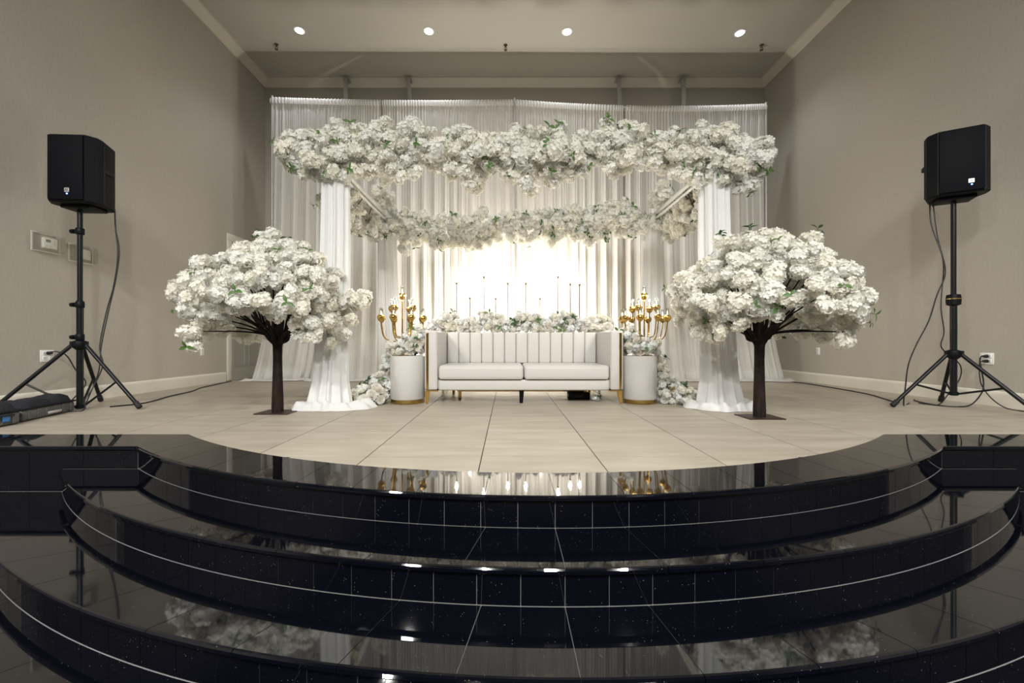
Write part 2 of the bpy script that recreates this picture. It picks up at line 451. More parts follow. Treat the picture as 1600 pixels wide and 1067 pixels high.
# straight runs left and right of the curve
for sgn in (-1, 1):
    xi, xo = SX + sgn * RB * sin(acos((SY - YB0) / RB)), SX + sgn * R0 * sin(tend(R0))
    xe = XL if sgn < 0 else XR
    n = 7; w = abs(xe - xo) / n
    for k in range(n):
        o0, o1 = xo + sgn * (w * k + G), xo + sgn * (w * (k + 1) - G)
        i0 = (xi + sgn * G) if k == 0 else o0
        tread_tile([(i0, YB0), (o1, YB0)], [(o0, YS), (o1, YS)], 0).build('tread_tile', M['granite'], stage, smooth=False)
        MB().box(((o0 + o1) / 2, YS + 0.020, (-0.0285 + ZF + 0.003) / 2), (abs(o1 - o0), 0.012, -0.0285 - ZF - 0.003)).build('riser_tile', M['granite'], stage, smooth=False)

# ------------------------------------------------------------------ stage floor: stone tiles on a grout bed
def border(x):
    dx = abs(x - SX)
    if dx >= RB * sin(acos((SY - YB0) / RB)): return YB0
    return SY - sqrt(RB * RB - dx * dx)
xs = [XL + (XR - XL) * k / 160 for k in range(161)]
bed = MB().prism([(x, border(x) + 0.0005) for x in xs] + [(XR, YB), (XL, YB)], -0.2, -0.004)
floor = struct('floor', bed, M['floor_grout'])
TS, TX0, TY0 = 0.642, -0.145, 2.337
FG = 0.003
for c in range(-8, 9):
    x0, x1 = max(TX0 + TS * c + FG, XL), min(TX0 + TS * (c + 1) - FG, XR)
    if x1 - x0 < 0.01: continue
    for r in range(-1, 9):
        y0, y1 = TY0 + TS * r + FG, min(TY0 + TS * (r + 1) - FG, YB)
        if y1 - y0 < 0.01: continue
        pts = [x0 + (x1 - x0) * k / 12 for k in range(13)]
        pts = [x for x in pts if max(y0, border(x) + 0.002) < y1 - 0.002]
        if len(pts) < 2: continue
        lo = [(x, max(y0, border(x) + 0.002)) for x in pts]
        if all(abs(p[1] - y0) < 1e-6 for p in lo): lo = [lo[0], lo[-1]]
        poly = lo + [(pts[-1], y1), (pts[0], y1)]
        MB().prism(poly, -0.02, 0.0).build('floor_tile', M['floor'], floor, smooth=False)

# ------------------------------------------------------------------ ceiling fittings
for k, (x, y, lab) in enumerate(((468, 47, 'leftmost of the four lit round ceiling downlights'), (670, 48, 'second lit ceiling downlight from the left'),
                               (886, 49, 'third lit ceiling downlight from the left'), (1156, 51, 'rightmost of the four lit round ceiling downlights'))):
    Z = (ZC - HCAM) * F_PX / (CY - y)
    t = thing('ceiling_downlight', lab, 'downlight', ((x - CX) / F_PX * Z, Z, ZC), 0, 'stage ceiling downlights')
    MB().lathe([(0.060, 0.0), (0.088, 0.0), (0.092, -0.004), (0.088, -0.010), (0.066, -0.012), (0.062, -0.004)], 32).build('trim_ring', M['plastic_white'], t)
    MB().lathe([(0.001, -0.006), (0.064, -0.006), (0.064, -0.012), (0.050, -0.020), (0.001, -0.024)], 32).build('lens', M['down'], t)
    ld = bpy.data.lights.new('downlight_beam', 'SPOT'); ld.energy = DOWN_POWER; ld.color = (0.93, 0.95, 1.0)
    ld.spot_size = radians(110); ld.spot_blend = 0.8; ld.shadow_soft_size = 0.05
    lo = bpy.data.objects.new('downlight_beam', ld); COL.objects.link(lo); lo.parent = t; lo.location = (0, 0, -0.06)
for x, y, lab in ((432, 72, 'small bronze sprinkler head on ceiling near the left wall'), (790, 73, 'small bronze sprinkler head at the middle of the ceiling'),
                  (1190, 73, 'small bronze sprinkler head on ceiling near the right wall')):
    Z = (ZC - HCAM - 0.03) * F_PX / (CY - y)
    t = thing('sprinkler_head', lab, 'sprinkler', ((x - CX) / F_PX * Z, Z, ZC), 0, 'ceiling sprinkler heads')
    MB().lathe([(0.012, 0), (0.034, 0), (0.030, -0.008), (0.013, -0.012), (0.013, -0.035), (0.009, -0.045)], 16).build('body', M['brass_pipe'], t)
    mb = MB()
    for s in (-1, 1): mb.tube([(0.010 * s, 0, -0.035), (0.022 * s, 0, -0.052), (0.016 * s, 0, -0.072), (0.003 * s, 0, -0.082)], 0.0035, 6)
    mb.build('yoke', M['brass_pipe'], t)
    MB().lathe([(0.004, -0.082), (0.028, -0.084), (0.026, -0.088), (0.004, -0.090)], 16).build('deflector', M['brass_pipe'], t)

# hall ceiling lamps (behind the photographer): they light the stage front and mirror in the granite
for k, (x, y) in enumerate(((-4.6, -2.8), (-1.6, -2.8), (1.2, -2.8), (3.8, -2.8), (-4.2, -5.8), (-1.5, -5.8), (0.8, -5.8), (3.4, -5.8))):
    t = thing('hall_ceiling_lamp', 'round white lamp on the hall ceiling, ' + ('outer left', 'inner left', 'inner right', 'outer right')[k % 4] + (' in the row nearer the stage' if k < 4 else ' in the row farther from the stage'), 'ceiling lamp', (x, y, ZC), 0, 'hall ceiling lamps')
    MB().lathe([(0.02, 0), (0.20, 0), (0.205, -0.02), (0.19, -0.03), (0.02, -0.03)], 32).build('housing', M['plastic_white'], t)
    MB().lathe([(0.001, -0.03), (0.17, -0.03), (0.16, -0.045), (0.001, -0.055)], 32).build('lens', M['halldown'], t)
    ld = bpy.data.lights.new('hall_light', 'AREA'); ld.shape = 'DISK'; ld.size = 0.34; ld.energy = HALL_POWER; ld.color = (1.0, 0.985, 0.95)
    lo = bpy.data.objects.new('hall_light', ld); COL.objects.link(lo); lo.parent = t; lo.location = (0, 0, -0.07)

# straps that hang down the back wall behind the backdrop
for k, (xt, xb, lab) in enumerate(((540, 541, 'leftmost grey support bar on the back wall above the backdrop'), (638, 642, 'grey support bar, second from left above the backdrop'),
                                  (967, 968, 'grey support bar, third from left above the backdrop'), (1068, 1068, 'rightmost grey support bar on the back wall above the backdrop'))):
    Zs = 7.76
    a, b = px(xt, 123, Zs), px(xb, 158, Zs)
    t = thing('support_bar', lab, 'support bar', (a.x, Zs, 0), 0, 'grey bars behind the backdrop')
    mb = MB()
    dx = (b.x - a.x)
    pts = [(0, 0.0, a.z), (dx * 0.1, 0.0, a.z - 0.12), (dx, 0, b.z), (dx * 1.2, 0.0, 3.6)]
    for p, q in zip(pts, pts[1:]):
        c = [(p[0] + q[0]) / 2, 0, (p[2] + q[2]) / 2]
        vs = []
        for s in (p, q):
            for ex, ey in ((-0.036, -0.02), (0.036, -0.02), (0.036, 0.02), (-0.036, 0.02)): vs.append((s[0] + ex, ey, s[2]))
        mb.add(vs, [(3, 2, 1, 0), (4, 5, 6, 7), (0, 1, 5, 4), (1, 2, 6, 5), (2, 3, 7, 6), (3, 0, 4, 7)])
    mb.build('bar', M['dull_metal'], t, smooth=False)
    MB().box((0, 0.09, a.z + 0.01), (0.10, 0.18, 0.02)).build('top_bracket', M['dull_metal'], t, smooth=False)

# ------------------------------------------------------------------ backdrop: pipe stand and four curtains
YC = 7.0
stand = thing('backdrop_stand', 'tall pipe stand with three posts carrying the ivory backdrop curtains', 'stand', (0.19, YC, 0))
posts = [(-4.15, 4.79), (-0.08, 4.75), (4.16, 4.68)]
for x, h in posts:
    MB().tube([(x, 0, 0.008), (x, 0, h)], 0.022, 12).build('post', M['dull_metal'], stand)
    MB().rbox((x, 0, 0.004), (0.36, 0.36, 0.008), 0.002, 1).build('base_plate', M['dull_metal'], stand)
for (x0, h0), (x1, h1) in zip(posts, posts[1:]):
    sag = 0.03 if x0 < -1 else 0.07
    MB().tube([(x0 + (x1 - x0) * k / 12, 0, h0 + (h1 - h0) * k / 12 - 0.05 - sag * 4 * (k / 12) * (1 - k / 12)) for k in range(13)], 0.016, 10).build('crossbar', M['dull_metal'], stand)

def curtain(name, lab, x0, x1, htop, seed, fl=0.0, fr=0.0, bright_gap=0):
    rnd = random.Random(seed)
    nu, nv = int((x1 - x0) * 150), 26
    # gathered folds: high-frequency ruffles at the pocket merging into wider folds below
    ph1 = [0.0]; ph2 = [0.0]
    w1 = rnd.uniform(0.04, 0.055); w2 = rnd.uniform(0.10, 0.14)
    for i in range(nu):
        dx = (x1 - x0) / nu
        if rnd.random() < 0.04: w1 = rnd.uniform(0.028, 0.06)
        if rnd.random() < 0.06: w2 = rnd.uniform(0.085, 0.30)
        ph1.append(ph1[-1] + 2 * pi * dx / w1); ph2.append(ph2[-1] + 2 * pi * dx / w2)
    vs = []; fs = []
    rows = [(1 - (j / (nv - 1))) for j in range(nv)]
    for j in range(nv + 4):
        for i in range(nu + 1):
            u = i / nu; x = x0 + (x1 - x0) * u; H = htop(x)
            if j < nv:
                s = rows[j]; z = 0.03 + (H - 0.03) * s
                low = 1 - s
                a1 = 0.010 + 0.006 * low; a2 = 0.005 + 0.036 * min(1, low * 2.6)
                a1 *= max(0.25, 1 - low * 1.4)
                if s > 0.985: a1 *= 0.5; a2 *= 0.5
                y = a1 * sin(ph1[i]) + a2 * (sin(ph2[i] + 0.7 * sin(low * 3 + i * 0.01)) + 0.35 * sin(2.1 * ph2[i] + 1.0)) * (0.7 + 0.3 * mnoise.noise((x * 1.3, seed, 0)))
                k = low ** 4
                xx = x + (fl * (1 - u) + fr * u) * k + 0.35 * a2 * cos(ph2[i]) * low
                y -= 0.10 * low ** 6
            else:       # hem lying on the floor
                q = (j - nv + 1) / 4
                y = -0.10 - 0.24 * q * (0.75 + 0.9 * mnoise.noise((x * 2.3, seed + 5.0, 0)) + 0.3 * mnoise.noise((x * 9, seed, 0))) + 0.04 * sin(ph2[i]) * (1 - q)
                z = 0.012 + (0.035 + 0.03 * mnoise.noise((x * 7, q * 3, seed))) * (1 - abs(q - 0.45)) * (1 if q < 0.99 else 0.1)
                xx = x + (fl * (1 - u) + fr * u) * (1 + 0.3 * q) + 0.02 * cos(ph2[i])
                z = max(z, 0.006)
            vs.append((xx, y, z))
    for j in range(nv + 3):
        for i in range(nu):
            a = j * (nu + 1) + i
            fs.append((a, a + 1, a + nu + 2, a + nu + 1))
    t = thing(name, lab, 'curtain', (0, YC, 0), 0, 'ivory backdrop curtains')
    mb = MB(); mb.v = vs; mb.f = fs
    mb.build('cloth', M['curtain'], t, angle=170)
    # stitched rod pocket heading along the top
    hv = []; hf = []
    for i in range(nu + 1):
        x = x0 + (x1 - x0) * i / nu; H = htop(x); y = 0.012 * sin(ph1[i])
        hv += [(x, -0.026 + y, H - 0.085), (x, -0.034 + y * 0.6, H - 0.03), (x, -0.014 + y, H + 0.022), (x, 0.02 + y, H + 0.018), (x, 0.034, H - 0.05)]
    for i in range(nu):
        for k in range(4): hf.append((i * 5 + k, (i + 1) * 5 + k, (i + 1) * 5 + k + 1, i * 5 + k + 1))
    mb = MB(); mb.v = hv; mb.f = hf; mb.build('rod_pocket', M['curtain'], t, angle=170)
    return t
def top_l(x):
    q = (x + 3.96) / 4.07; return 4.74 - 0.04 * q - 0.12 * q * (1 - q)
def top_r(x):
    q = (x - 0.11) / 4.24; return 4.70 - 0.07 * q - 0.28 * q * (1 - q)
curtain('backdrop_curtain', 'leftmost ivory sheer backdrop curtain, behind the left flower tree', -3.98, -2.13, top_l, 3, fl=-0.28)
curtain('backdrop_curtain', 'ivory backdrop curtain panel left of centre, behind the left candelabrum', -2.10, 0.10, top_l, 17)
curtain('backdrop_curtain', 'ivory backdrop curtain panel right of centre, behind the tall candles', 0.13, 1.95, top_r, 29)
curtain('backdrop_curtain', 'rightmost ivory sheer backdrop curtain, behind the right flower tree', 1.98, 4.36, top_r, 41, fr=0.24)

# ------------------------------------------------------------------ canopy frame and its corner drapes
CXL, CXR, CYF, CYK, CZ = -1.69, 2.03, 4.10, 5.85, 2.40
frame = thing('wedding_canopy', 'white four-post canopy frame of round tubes carrying the flower garlands', 'canopy', ((CXL + CXR) / 2, (CYF + CYK) / 2, 0))
hx, hy = (CXR - CXL) / 2, (CYK - CYF) / 2
for sx in (-1, 1):
    for sy in (-1, 1):
        MB().tube([(sx * hx, sy * hy, 0.008), (sx * hx, sy * hy, CZ)], 0.024, 14).build('post', M['white_metal'], frame)
        MB().rbox((sx * hx, sy * hy, 0.004), (0.30, 0.30, 0.008), 0.002, 1).build('base_plate', M['white_metal'], frame)
for sy in (-1, 1):
    MB().tube([(-hx, sy * hy, CZ), (hx, sy * hy, CZ)], 0.026, 12).build('beam', M['white_metal'], frame)
for sx in (-1, 1):
    MB().tube([(sx * hx, -hy, CZ), (sx * hx, hy, CZ)], 0.030, 12).build('beam', M['white_metal'], frame)
    MB().tube([(sx * (hx - 0.012), -hy, CZ - 0.075), (sx * (hx - 0.012), hy, CZ - 0.075)], 0.018, 10).build('lower_rail', M['white_metal'], frame)

def canopy_drape(lab, x, y, ztop, rt, rb, lean, pool, seed, nf=11):
    """cloth gathered round a post: a ruffled tube that spreads into a puddle on the floor"""
    rnd = random.Random(seed); n = 132
    ph = [rnd.uniform(0, 6.28) for _ in range(4)]
    fold = []
    for k in range(n):
        q = 2 * pi * k / n
        fold.append(0.55 * sin(nf * q + ph[0] + 0.8 * sin(q + ph[1])) + 0.3 * sin((nf + 6) * q + ph[2]) + 0.25 * sin(5 * q + ph[3]))
    rows = []
    nz = 22
    for j in range(nz + 1):
        s = j / nz; z = ztop + (0.05 - ztop) * s
        r = rt + (rb - rt) * s ** 1.8; amp = r * (0.15 + 0.13 * s)
        if s > 0.90: r *= 1 + 2.6 * (s - 0.90)
        ox, oy = lean[0] * s ** 2.2, lean[1] * s ** 2.2
        row = []
        for k in range(n):
            q = 2 * pi * k / n + 0.05 * sin(3 * s + ph[1])
            rr = r + amp * fold[k]
            row.append((ox + rr * cos(q) * 1.0, oy + rr * sin(q) * 0.8, z))
        rows.append(row)
    for j in range(1, 8):
        s = j / 7; row = []
        for k in range(n):
            q = 2 * pi * k / n
            ex = pool[0] if cos(q) > 0 else pool[1]
            ey = pool[2] if sin(q) > 0 else pool[3]
            R = 1 / sqrt((cos(q) / ex) ** 2 + (sin(q) / ey) ** 2) * (1 + 0.13 * mnoise.noise((cos(q) * 2.2, sin(q) * 2.2, seed)) + 0.05 * fold[k])
            bx, by, _ = rows[nz][k]
            tx, ty = lean[0] + R * cos(q), lean[1] + R * sin(q)
            e = s
            z = 0.05 * (1 - s) + 0.042 * sin(pi * s ** 1.4) * (1 + 0.9 * mnoise.noise((tx * 9 * s, ty * 9 * s, seed + 3.3)) + 0.5 * fold[k]) + 0.004
            if j == 7: z = 0.004
            row.append((bx + (tx - bx) * e, by + (ty - by) * e, max(z, 0.004)))
        rows.append(row)
    mb = MB(); mb.v = [p for r in rows for p in r]
    for j in range(len(rows) - 1):
        for k in range(n):
            mb.f.append((j * n + k, j * n + (k + 1) % n, (j + 1) * n + (k + 1) % n, (j + 1) * n + k))
    t = thing('canopy_drape', lab, 'drape', (x, y, 0), 0, 'white drapes round the canopy posts')
    mb.build('cloth', M['drape'], t, angle=170)
    # tie band near the top
    band = MB(); bv = []
    for zz in (ztop - 0.10, ztop - 0.13):
        for k in range(n):
            q = 2 * pi * k / n; rr = rt * 1.0 + rt * 0.17 * fold[k] + 0.006
            bv.append((rr * cos(q), rr * sin(q) * 0.8, zz))
    band.add(bv, [(k, (k + 1) % n, n + (k + 1) % n, n + k) for k in range(n)])
    band.build('tie_band', M['drape'], t, angle=170)
    return t
canopy_drape('white chiffon drape puddling on the floor right of the left flower tree', CXL, CYF, 2.38, 0.125, 0.150, (-0.045, -0.02), (0.46, 0.36, 0.20, 0.25), 5.1)
canopy_drape('white chiffon drape puddling on the floor left of the right flower tree', CXR, CYF, 2.38, 0.135, 0.160, (0.05, -0.02), (0.44, 0.34, 0.20, 0.27), 9.7)
canopy_drape('narrow white rear drape behind the left candelabrum', CXL, CYK, 2.38, 0.13, 0.17, (0.05, 0.0), (0.24, 0.22, 0.2, 0.2), 2.4, 9)
canopy_drape('narrow white rear drape behind the right candelabrum', CXR, CYK, 2.38, 0.14, 0.19, (0.0, 0.0), (0.24, 0.26, 0.2, 0.2), 7.9, 9)

# ------------------------------------------------------------------ flowers: shared bloom meshes
def fib(n):
    g = pi * (3 - sqrt(5))
    for i in range(n):
        z = 1 - 2 * (i + 0.5) / n; r = sqrt(1 - z * z)
        yield Vector((r * cos(g * i), r * sin(g * i), z))

def pompom(seed, nfl=15, m='petal', subs=4):
    """lumpy head of ruffled five-petalled florets, radius about 1"""
    rnd = random.Random(seed); mb = MB()
    balls = []
    for k in range(subs):
        d = Vector((rnd.gauss(0, 1), rnd.gauss(0, 1), rnd.gauss(0, .8))).normalized()
        balls.append((d * rnd.uniform(.36, .52), rnd.uniform(.50, .64)))
    balls.append((Vector((0, 0, 0)), 0.62))
    for bi, (bc, br) in enumerate(balls):
        bm = bmesh.new(); bmesh.ops.create_icosphere(bm, subdivisions=1, radius=br * 0.68)
        bm.verts.index_update()
        mb.add([v.co * rnd.uniform(.93, 1.07) + bc for v in bm.verts], [tuple(v.index for v in f.verts) for f in bm.faces]); bm.free()
        for nrm in fib(nfl):
            nrm = (nrm + Vector((rnd.gauss(0, .16), rnd.gauss(0, .16), rnd.gauss(0, .16)))).normalized()
            c = bc + nrm * br * rnd.uniform(0.78, 0.92)
            if any((c - oc).length < orr * 0.72 for j, (oc, orr) in enumerate(balls) if j != bi): continue
            a = nrm.orthogonal().normalized(); b = nrm.cross(a)
            s = rnd.uniform(0.28, 0.38); rot = rnd.uniform(0, 6.28)
            for p in range(5):
                q = rot + 2 * pi * p / 5 + rnd.uniform(-.12, .12)
                d = a * cos(q) + b * sin(q); e = -a * sin(q) + b * cos(q)
                up = rnd.uniform(0.10, 0.45); fl = rnd.uniform(-.08, .08)
                vs = [c, c + d * s * .5 + e * s * .36 + nrm * (s * (up * .75 + fl)), c + d * s * .5 - e * s * .36 + nrm * (s * (up * .75 - fl)),
                      c + d * s * .95 + e * s * .28 + nrm * (s * (up + rnd.uniform(-.14, .16))), c + d * s * .95 - e * s * .28 + nrm * (s * (up + rnd.uniform(-.14, .16))),
                      c + d * s * .55 + nrm * s * up * .45]
                mb.add(vs, [(0, 1, 5), (0, 5, 2), (1, 3, 5), (5, 3, 4), (5, 4, 2)])
    return mb.mesh('blossom', M[m], smooth=True, angle=180)

def rose(seed, m='petal_cream', layers=((1.08, 5, -0.12, 0.95), (0.84, 5, 0.18, 0.85), (0.60, 5, 0.40, 0.7), (0.38, 4, 0.52, 0.55), (0.20, 3, 0.56, 0.4))):
    rnd = random.Random(seed); mb = MB()
    for li, (R, n, zt, wd) in enumerate(layers):
        for p in range(n):
            q0 = 2 * pi * p / n + li * 0.6 + rnd.uniform(-.1, .1)
            vs = []
            for iu in range(4):
                for iv in range(4):
                    u = iu / 3 - 0.5; v = iv / 3
                    q = q0 + u * wd * 2.0 / max(0.6, 1) * (1.25)
                    rr = 0.10 + (R - 0.10) * (v ** 0.6) * (1 - 0.10 * (abs(u) * 2) ** 2) + (0.07 * v ** 3 if li < 2 else -0.04 * v)
                    z = -0.55 + (0.62 + zt) * (v ** 1.25) * (1 - 0.22 * (abs(u) * 2) ** 2) + rnd.uniform(-.03, .03) * v
                    vs.append((rr * cos(q), rr * sin(q), z))
            fs = []
            for iu in range(3):
                for iv in range(3):
                    a = iu * 4 + iv; fs.append((a, a + 1, a + 5, a + 4))
            mb.add(vs, fs)
    mb.lathe([(0.02, -0.65), (0.35, -0.5), (0.3, -0.2), (0.16, 0.1), (0.03, 0.35)], 8)
    return mb.mesh('rose', M[m], smooth=True, angle=70)

def leaf_blade(mb, o, d, up, L, W):
    d = d.normalized(); side = d.cross(up).normalized(); up = side.cross(d)
    prof = [(0.0, 0.05), (0.25, 0.75), (0.5, 1.0), (0.75, 0.7), (1.0, 0.02)]
    vs = []
    for t, w in prof:
        c = o + d * (L * t) - up * (L * 0.25 * t * t)
        vs += [c + side * (W * w) + up * (W * w * .35), c, c - side * (W * w) + up * (W * w * .35)]
    fs = []
    for i in range(4):
        a = i * 3
        fs += [(a, a + 1, a + 4, a + 3), (a + 1, a + 2, a + 5, a + 4)]
    mb.add(vs, fs)

def sprig(seed, m='leaf', n=5):
    rnd = random.Random(seed); mb = MB()
    mb.tube([(0, 0, -0.7), (0.05, 0, -0.2), (0, 0.05, 0.3)], 0.035, 5)
    for k in range(n):
        q = 2 * pi * k / n + rnd.uniform(-.5, .5)
        leaf_blade(mb, Vector((0, 0, rnd.uniform(-.2, .3))), Vector((cos(q), sin(q), rnd.uniform(.1, .9))), Vector((0, 0, 1)), rnd.uniform(.7, 1.1), rnd.uniform(.18, .28))
    return mb.mesh('leaf_sprig', M[m], smooth=True, angle=60)

POM = [pompom(s) for s in range(1, 7)]
POMC = [pompom(s, 13, 'petal_cool', 3) for s in (21, 22)]
ROSE = [rose(s, 'petal_cream') for s in (31, 32)] + [rose(s, 'petal') for s in (33, 34)]
SPRIG = [sprig(s, 'leaf', n) for s, n in ((41, 3), (42, 4), (43, 2))]
SPRIGD = [sprig(s, 'leaf_dark', 6) for s in (51, 52)] 
SPRIGO = [sprig(s, 'leaf_olive', 4) for s in (61,)]
def aim(d, spin):
    return (Vector(d).to_track_quat('Z', 'Y').to_matrix() @ Matrix.Rotation(spin, 3, 'Z')).to_euler()

def bloom(t, me, p, r, d, rnd, name='blossom', flat=1.0):
    return link(name, me, t, p, aim(d, rnd.uniform(0, 6.28)), (r * rnd.uniform(.92, 1.12), r * rnd.uniform(.92, 1.12), r * flat))

def clustered(t, centres, per, spread, size, total, rnd, origin_fn, leaf_n, leaf_s=(0.046, 0.068), meshes=POM, reject=None, front=False):
    """blossoms round cluster centres; origin_fn(p) gives the outward direction"""
    pts = []
    for c in centres:
        k = 0; tries = 0
        while k < per and tries < 60:
            tries += 1
            v = Vector((rnd.gauss(0, 1), rnd.gauss(0, 1), rnd.gauss(0, 1))).normalized() * spread * rnd.random() ** 0.4
            p = Vector(c) + v
            r = rnd.uniform(*size)
            if reject and reject(p, r): continue
            if all((p - q).length > 0.52 * (r + s) for q, s in pts):
                pts.append((p, r)); k += 1
    rnd.shuffle(pts)
    if front: pts.sort(key=lambda q: q[0].y)      # past the limit the hidden rear blooms go first
    pts = pts[:total]
    for p, r in pts:
        bloom(t, rnd.choice(meshes), p, r, origin_fn(p) + Vector((rnd.gauss(0, .3), rnd.gauss(0, .3), rnd.gauss(0, .3))), rnd, flat=0.86)
    for k in range(leaf_n):
        p, r = pts[rnd.randrange(len(pts))]
        d = origin_fn(p).normalized() + Vector((rnd.gauss(0, .3), rnd.gauss(0, .3), rnd.gauss(0, .2)))
        s = rnd.uniform(*leaf_s)
        link('leaf_sprig', rnd.choice(SPRIG), t, p + d.normalized() * (r * 0.92), aim(d, rnd.uniform(0, 6.28)), (s, s, s))
    return pts

# ------------------------------------------------------------------ canopy garlands
def twig_set(t, pts, rnd, n, mid_fn, m='twig'):
    for k in range(n):
        p, r = pts[rnd.randrange(len(pts))]
        a = mid_fn(p); b = p + (p - a).normalized() * (r * 0.6)
        mm = (a + b) / 2 + Vector((rnd.gauss(0, .03), rnd.gauss(0, .03), rnd.gauss(0, .03)))
        MB().tube(spline([a, mm, b], 4), [0.006] * 5 + [0.005] * 3 + [0.003], 5).build('twig', M[m], t)

rnd = random.Random(101)
# front garland: outline heights along the beam (x, top, bottom) in metres
def tabs(tab, Z): return [(px(x, 0, Z).x, px(0, y, Z).z) for x, y in tab]
TOPF = tabs([(440, 222), (455, 205), (480, 190), (520, 182), (560, 182), (590, 176), (620, 190), (640, 170), (665, 190), (690, 205), (733, 182), (760, 205), (800, 200), (840, 190), (870, 192), (900, 203), (950, 182), (985, 192), (1010, 202), (1050, 200), (1085, 190), (1120, 180), (1150, 195), (1185, 205), (1205, 240)], 4.0)
BOTF = tabs([(440, 245), (455, 285), (480, 285), (500, 305), (530, 292), (560, 285), (600, 292), (630, 292), (660, 270), (700, 285), (735, 306), (760, 285), (800, 285), (826, 308), (850, 295), (905, 290), (930, 280), (975, 285), (1010, 272), (1060, 282), (1100, 296), (1130, 306), (1165, 308), (1188, 292), (1205, 262)], 4.0)
t = thing('flower_garland', 'long garland of white blossoms along the front beam of the canopy', 'garland', (0, CYF, CZ), 0, 'canopy garlands')
cents = []
x = -2.16
while x < 2.50:
    zt, zb = interp(TOPF, x), interp(BOTF, x)
    n = max(1, int((zt - zb - 0.10) / 0.14 + 0.5))
    for k in range(n):
        f = (k + 0.5) / n
        z = zb + 0.075 + (zt - zb - 0.15) * (f if n > 1 else 0.5)
        edge = sin(pi * f)
        cents.append((x + rnd.uniform(-.03, .03), -0.02 - 0.20 * edge * rnd.uniform(.6, 1.1), z - CZ))
    cents.append((x + rnd.uniform(-.04, .04), 0.17, (zt + zb) / 2 - CZ + rnd.uniform(-.12, .12)))
    x += 0.125
per = 2
pts = clustered(t, cents, per, 0.085, (0.070, 0.098), 296, rnd, lambda p: Vector((0.25 * p.x / 2.2, p.y * 2.0 - 0.25, p.z)), 64, front=True)
twig_set(t, pts, rnd, 26, lambda p: Vector((p.x, 0, 0)) + Vector((rnd.uniform(-.1, .1), -0.03, 0.0)))

rnd = random.Random(202)
TOPB = tabs([(600, 330), (625, 318), (655, 330), (700, 325), (740, 330), (770, 320), (800, 328), (840, 322), (880, 322), (930, 315), (960, 305), (1000, 325), (1030, 340)], 5.75)
BOTB = tabs([(600, 370), (630, 400), (650, 385), (680, 392), (712, 392), (760, 396), (790, 378), (815, 390), (850, 382), (870, 388), (890, 372), (920, 393), (950, 375), (1000, 372), (1030, 365)], 5.75)
t = thing('flower_garland', 'long garland of white blossoms along the rear beam of the canopy, above the candles', 'garland', (0, CYK, CZ), 0, 'canopy garlands')
cents = []; x = -1.70
while x < 2.06:
    zt, zb = interp(TOPB, x), interp(BOTB, x)
    n = max(1, int((zt - zb - 0.10) / 0.15 + 0.5))
    for k in range(n):
        f = (k + 0.5) / n
        z = zb + 0.07 + (zt - zb - 0.14) * f
        cents.append((x + rnd.uniform(-.03, .03), -0.04 - 0.17 * sin(pi * f) * rnd.uniform(.6, 1.1), z - CZ))
    cents.append((x + rnd.uniform(-.04, .04), 0.16, (zt + zb) / 2 - CZ + rnd.uniform(-.12, .12)))
    x += 0.13
pts = clustered(t, cents, 2, 0.085, (0.070, 0.098), 262, rnd, lambda p: Vector((0.1 * p.x, p.y * 2.0 - 0.25, p.z)), 60)
twig_set(t, pts, rnd, 18, lambda p: Vector((p.x, 0, 0)) + Vector((rnd.uniform(-.1, .1), -0.03, 0.0)))

for sgn, X, lab in ((-1, CXL, 'short garland of white blossoms under the left side beam of the canopy'), (1, CXR, 'short garland of white blossoms under the right side beam of the canopy')):
    rnd = random.Random(303 + sgn)
    t = thing('flower_garland', lab, 'garland', (X, (CYF + CYK) / 2, CZ), 0, 'canopy garlands')
    cents = []
    y = -0.62
    while y < 0.72:
        for k in range(3):
            cents.append((sgn * rnd.uniform(0.02, 0.22), y + rnd.uniform(-.05, .05), rnd.uniform(-0.40, -0.12)))
        cents.append((sgn * rnd.uniform(0.14, 0.24), y + rnd.uniform(-.05, .05), rnd.uniform(-0.08, 0.10)))
        if y > 0.2: cents.append((-sgn * rnd.uniform(0.05, 0.12), y, rnd.uniform(0.10, 0.2)))
        y += 0.14
    pts = clustered(t, cents, 2, 0.085, (0.068, 0.094), 100, rnd, lambda p: Vector((sgn * 0.3 + p.x, -0.15, p.z)), 22)
    twig_set(t, pts, rnd, 8, lambda p: Vector((0, p.y, -0.03)))

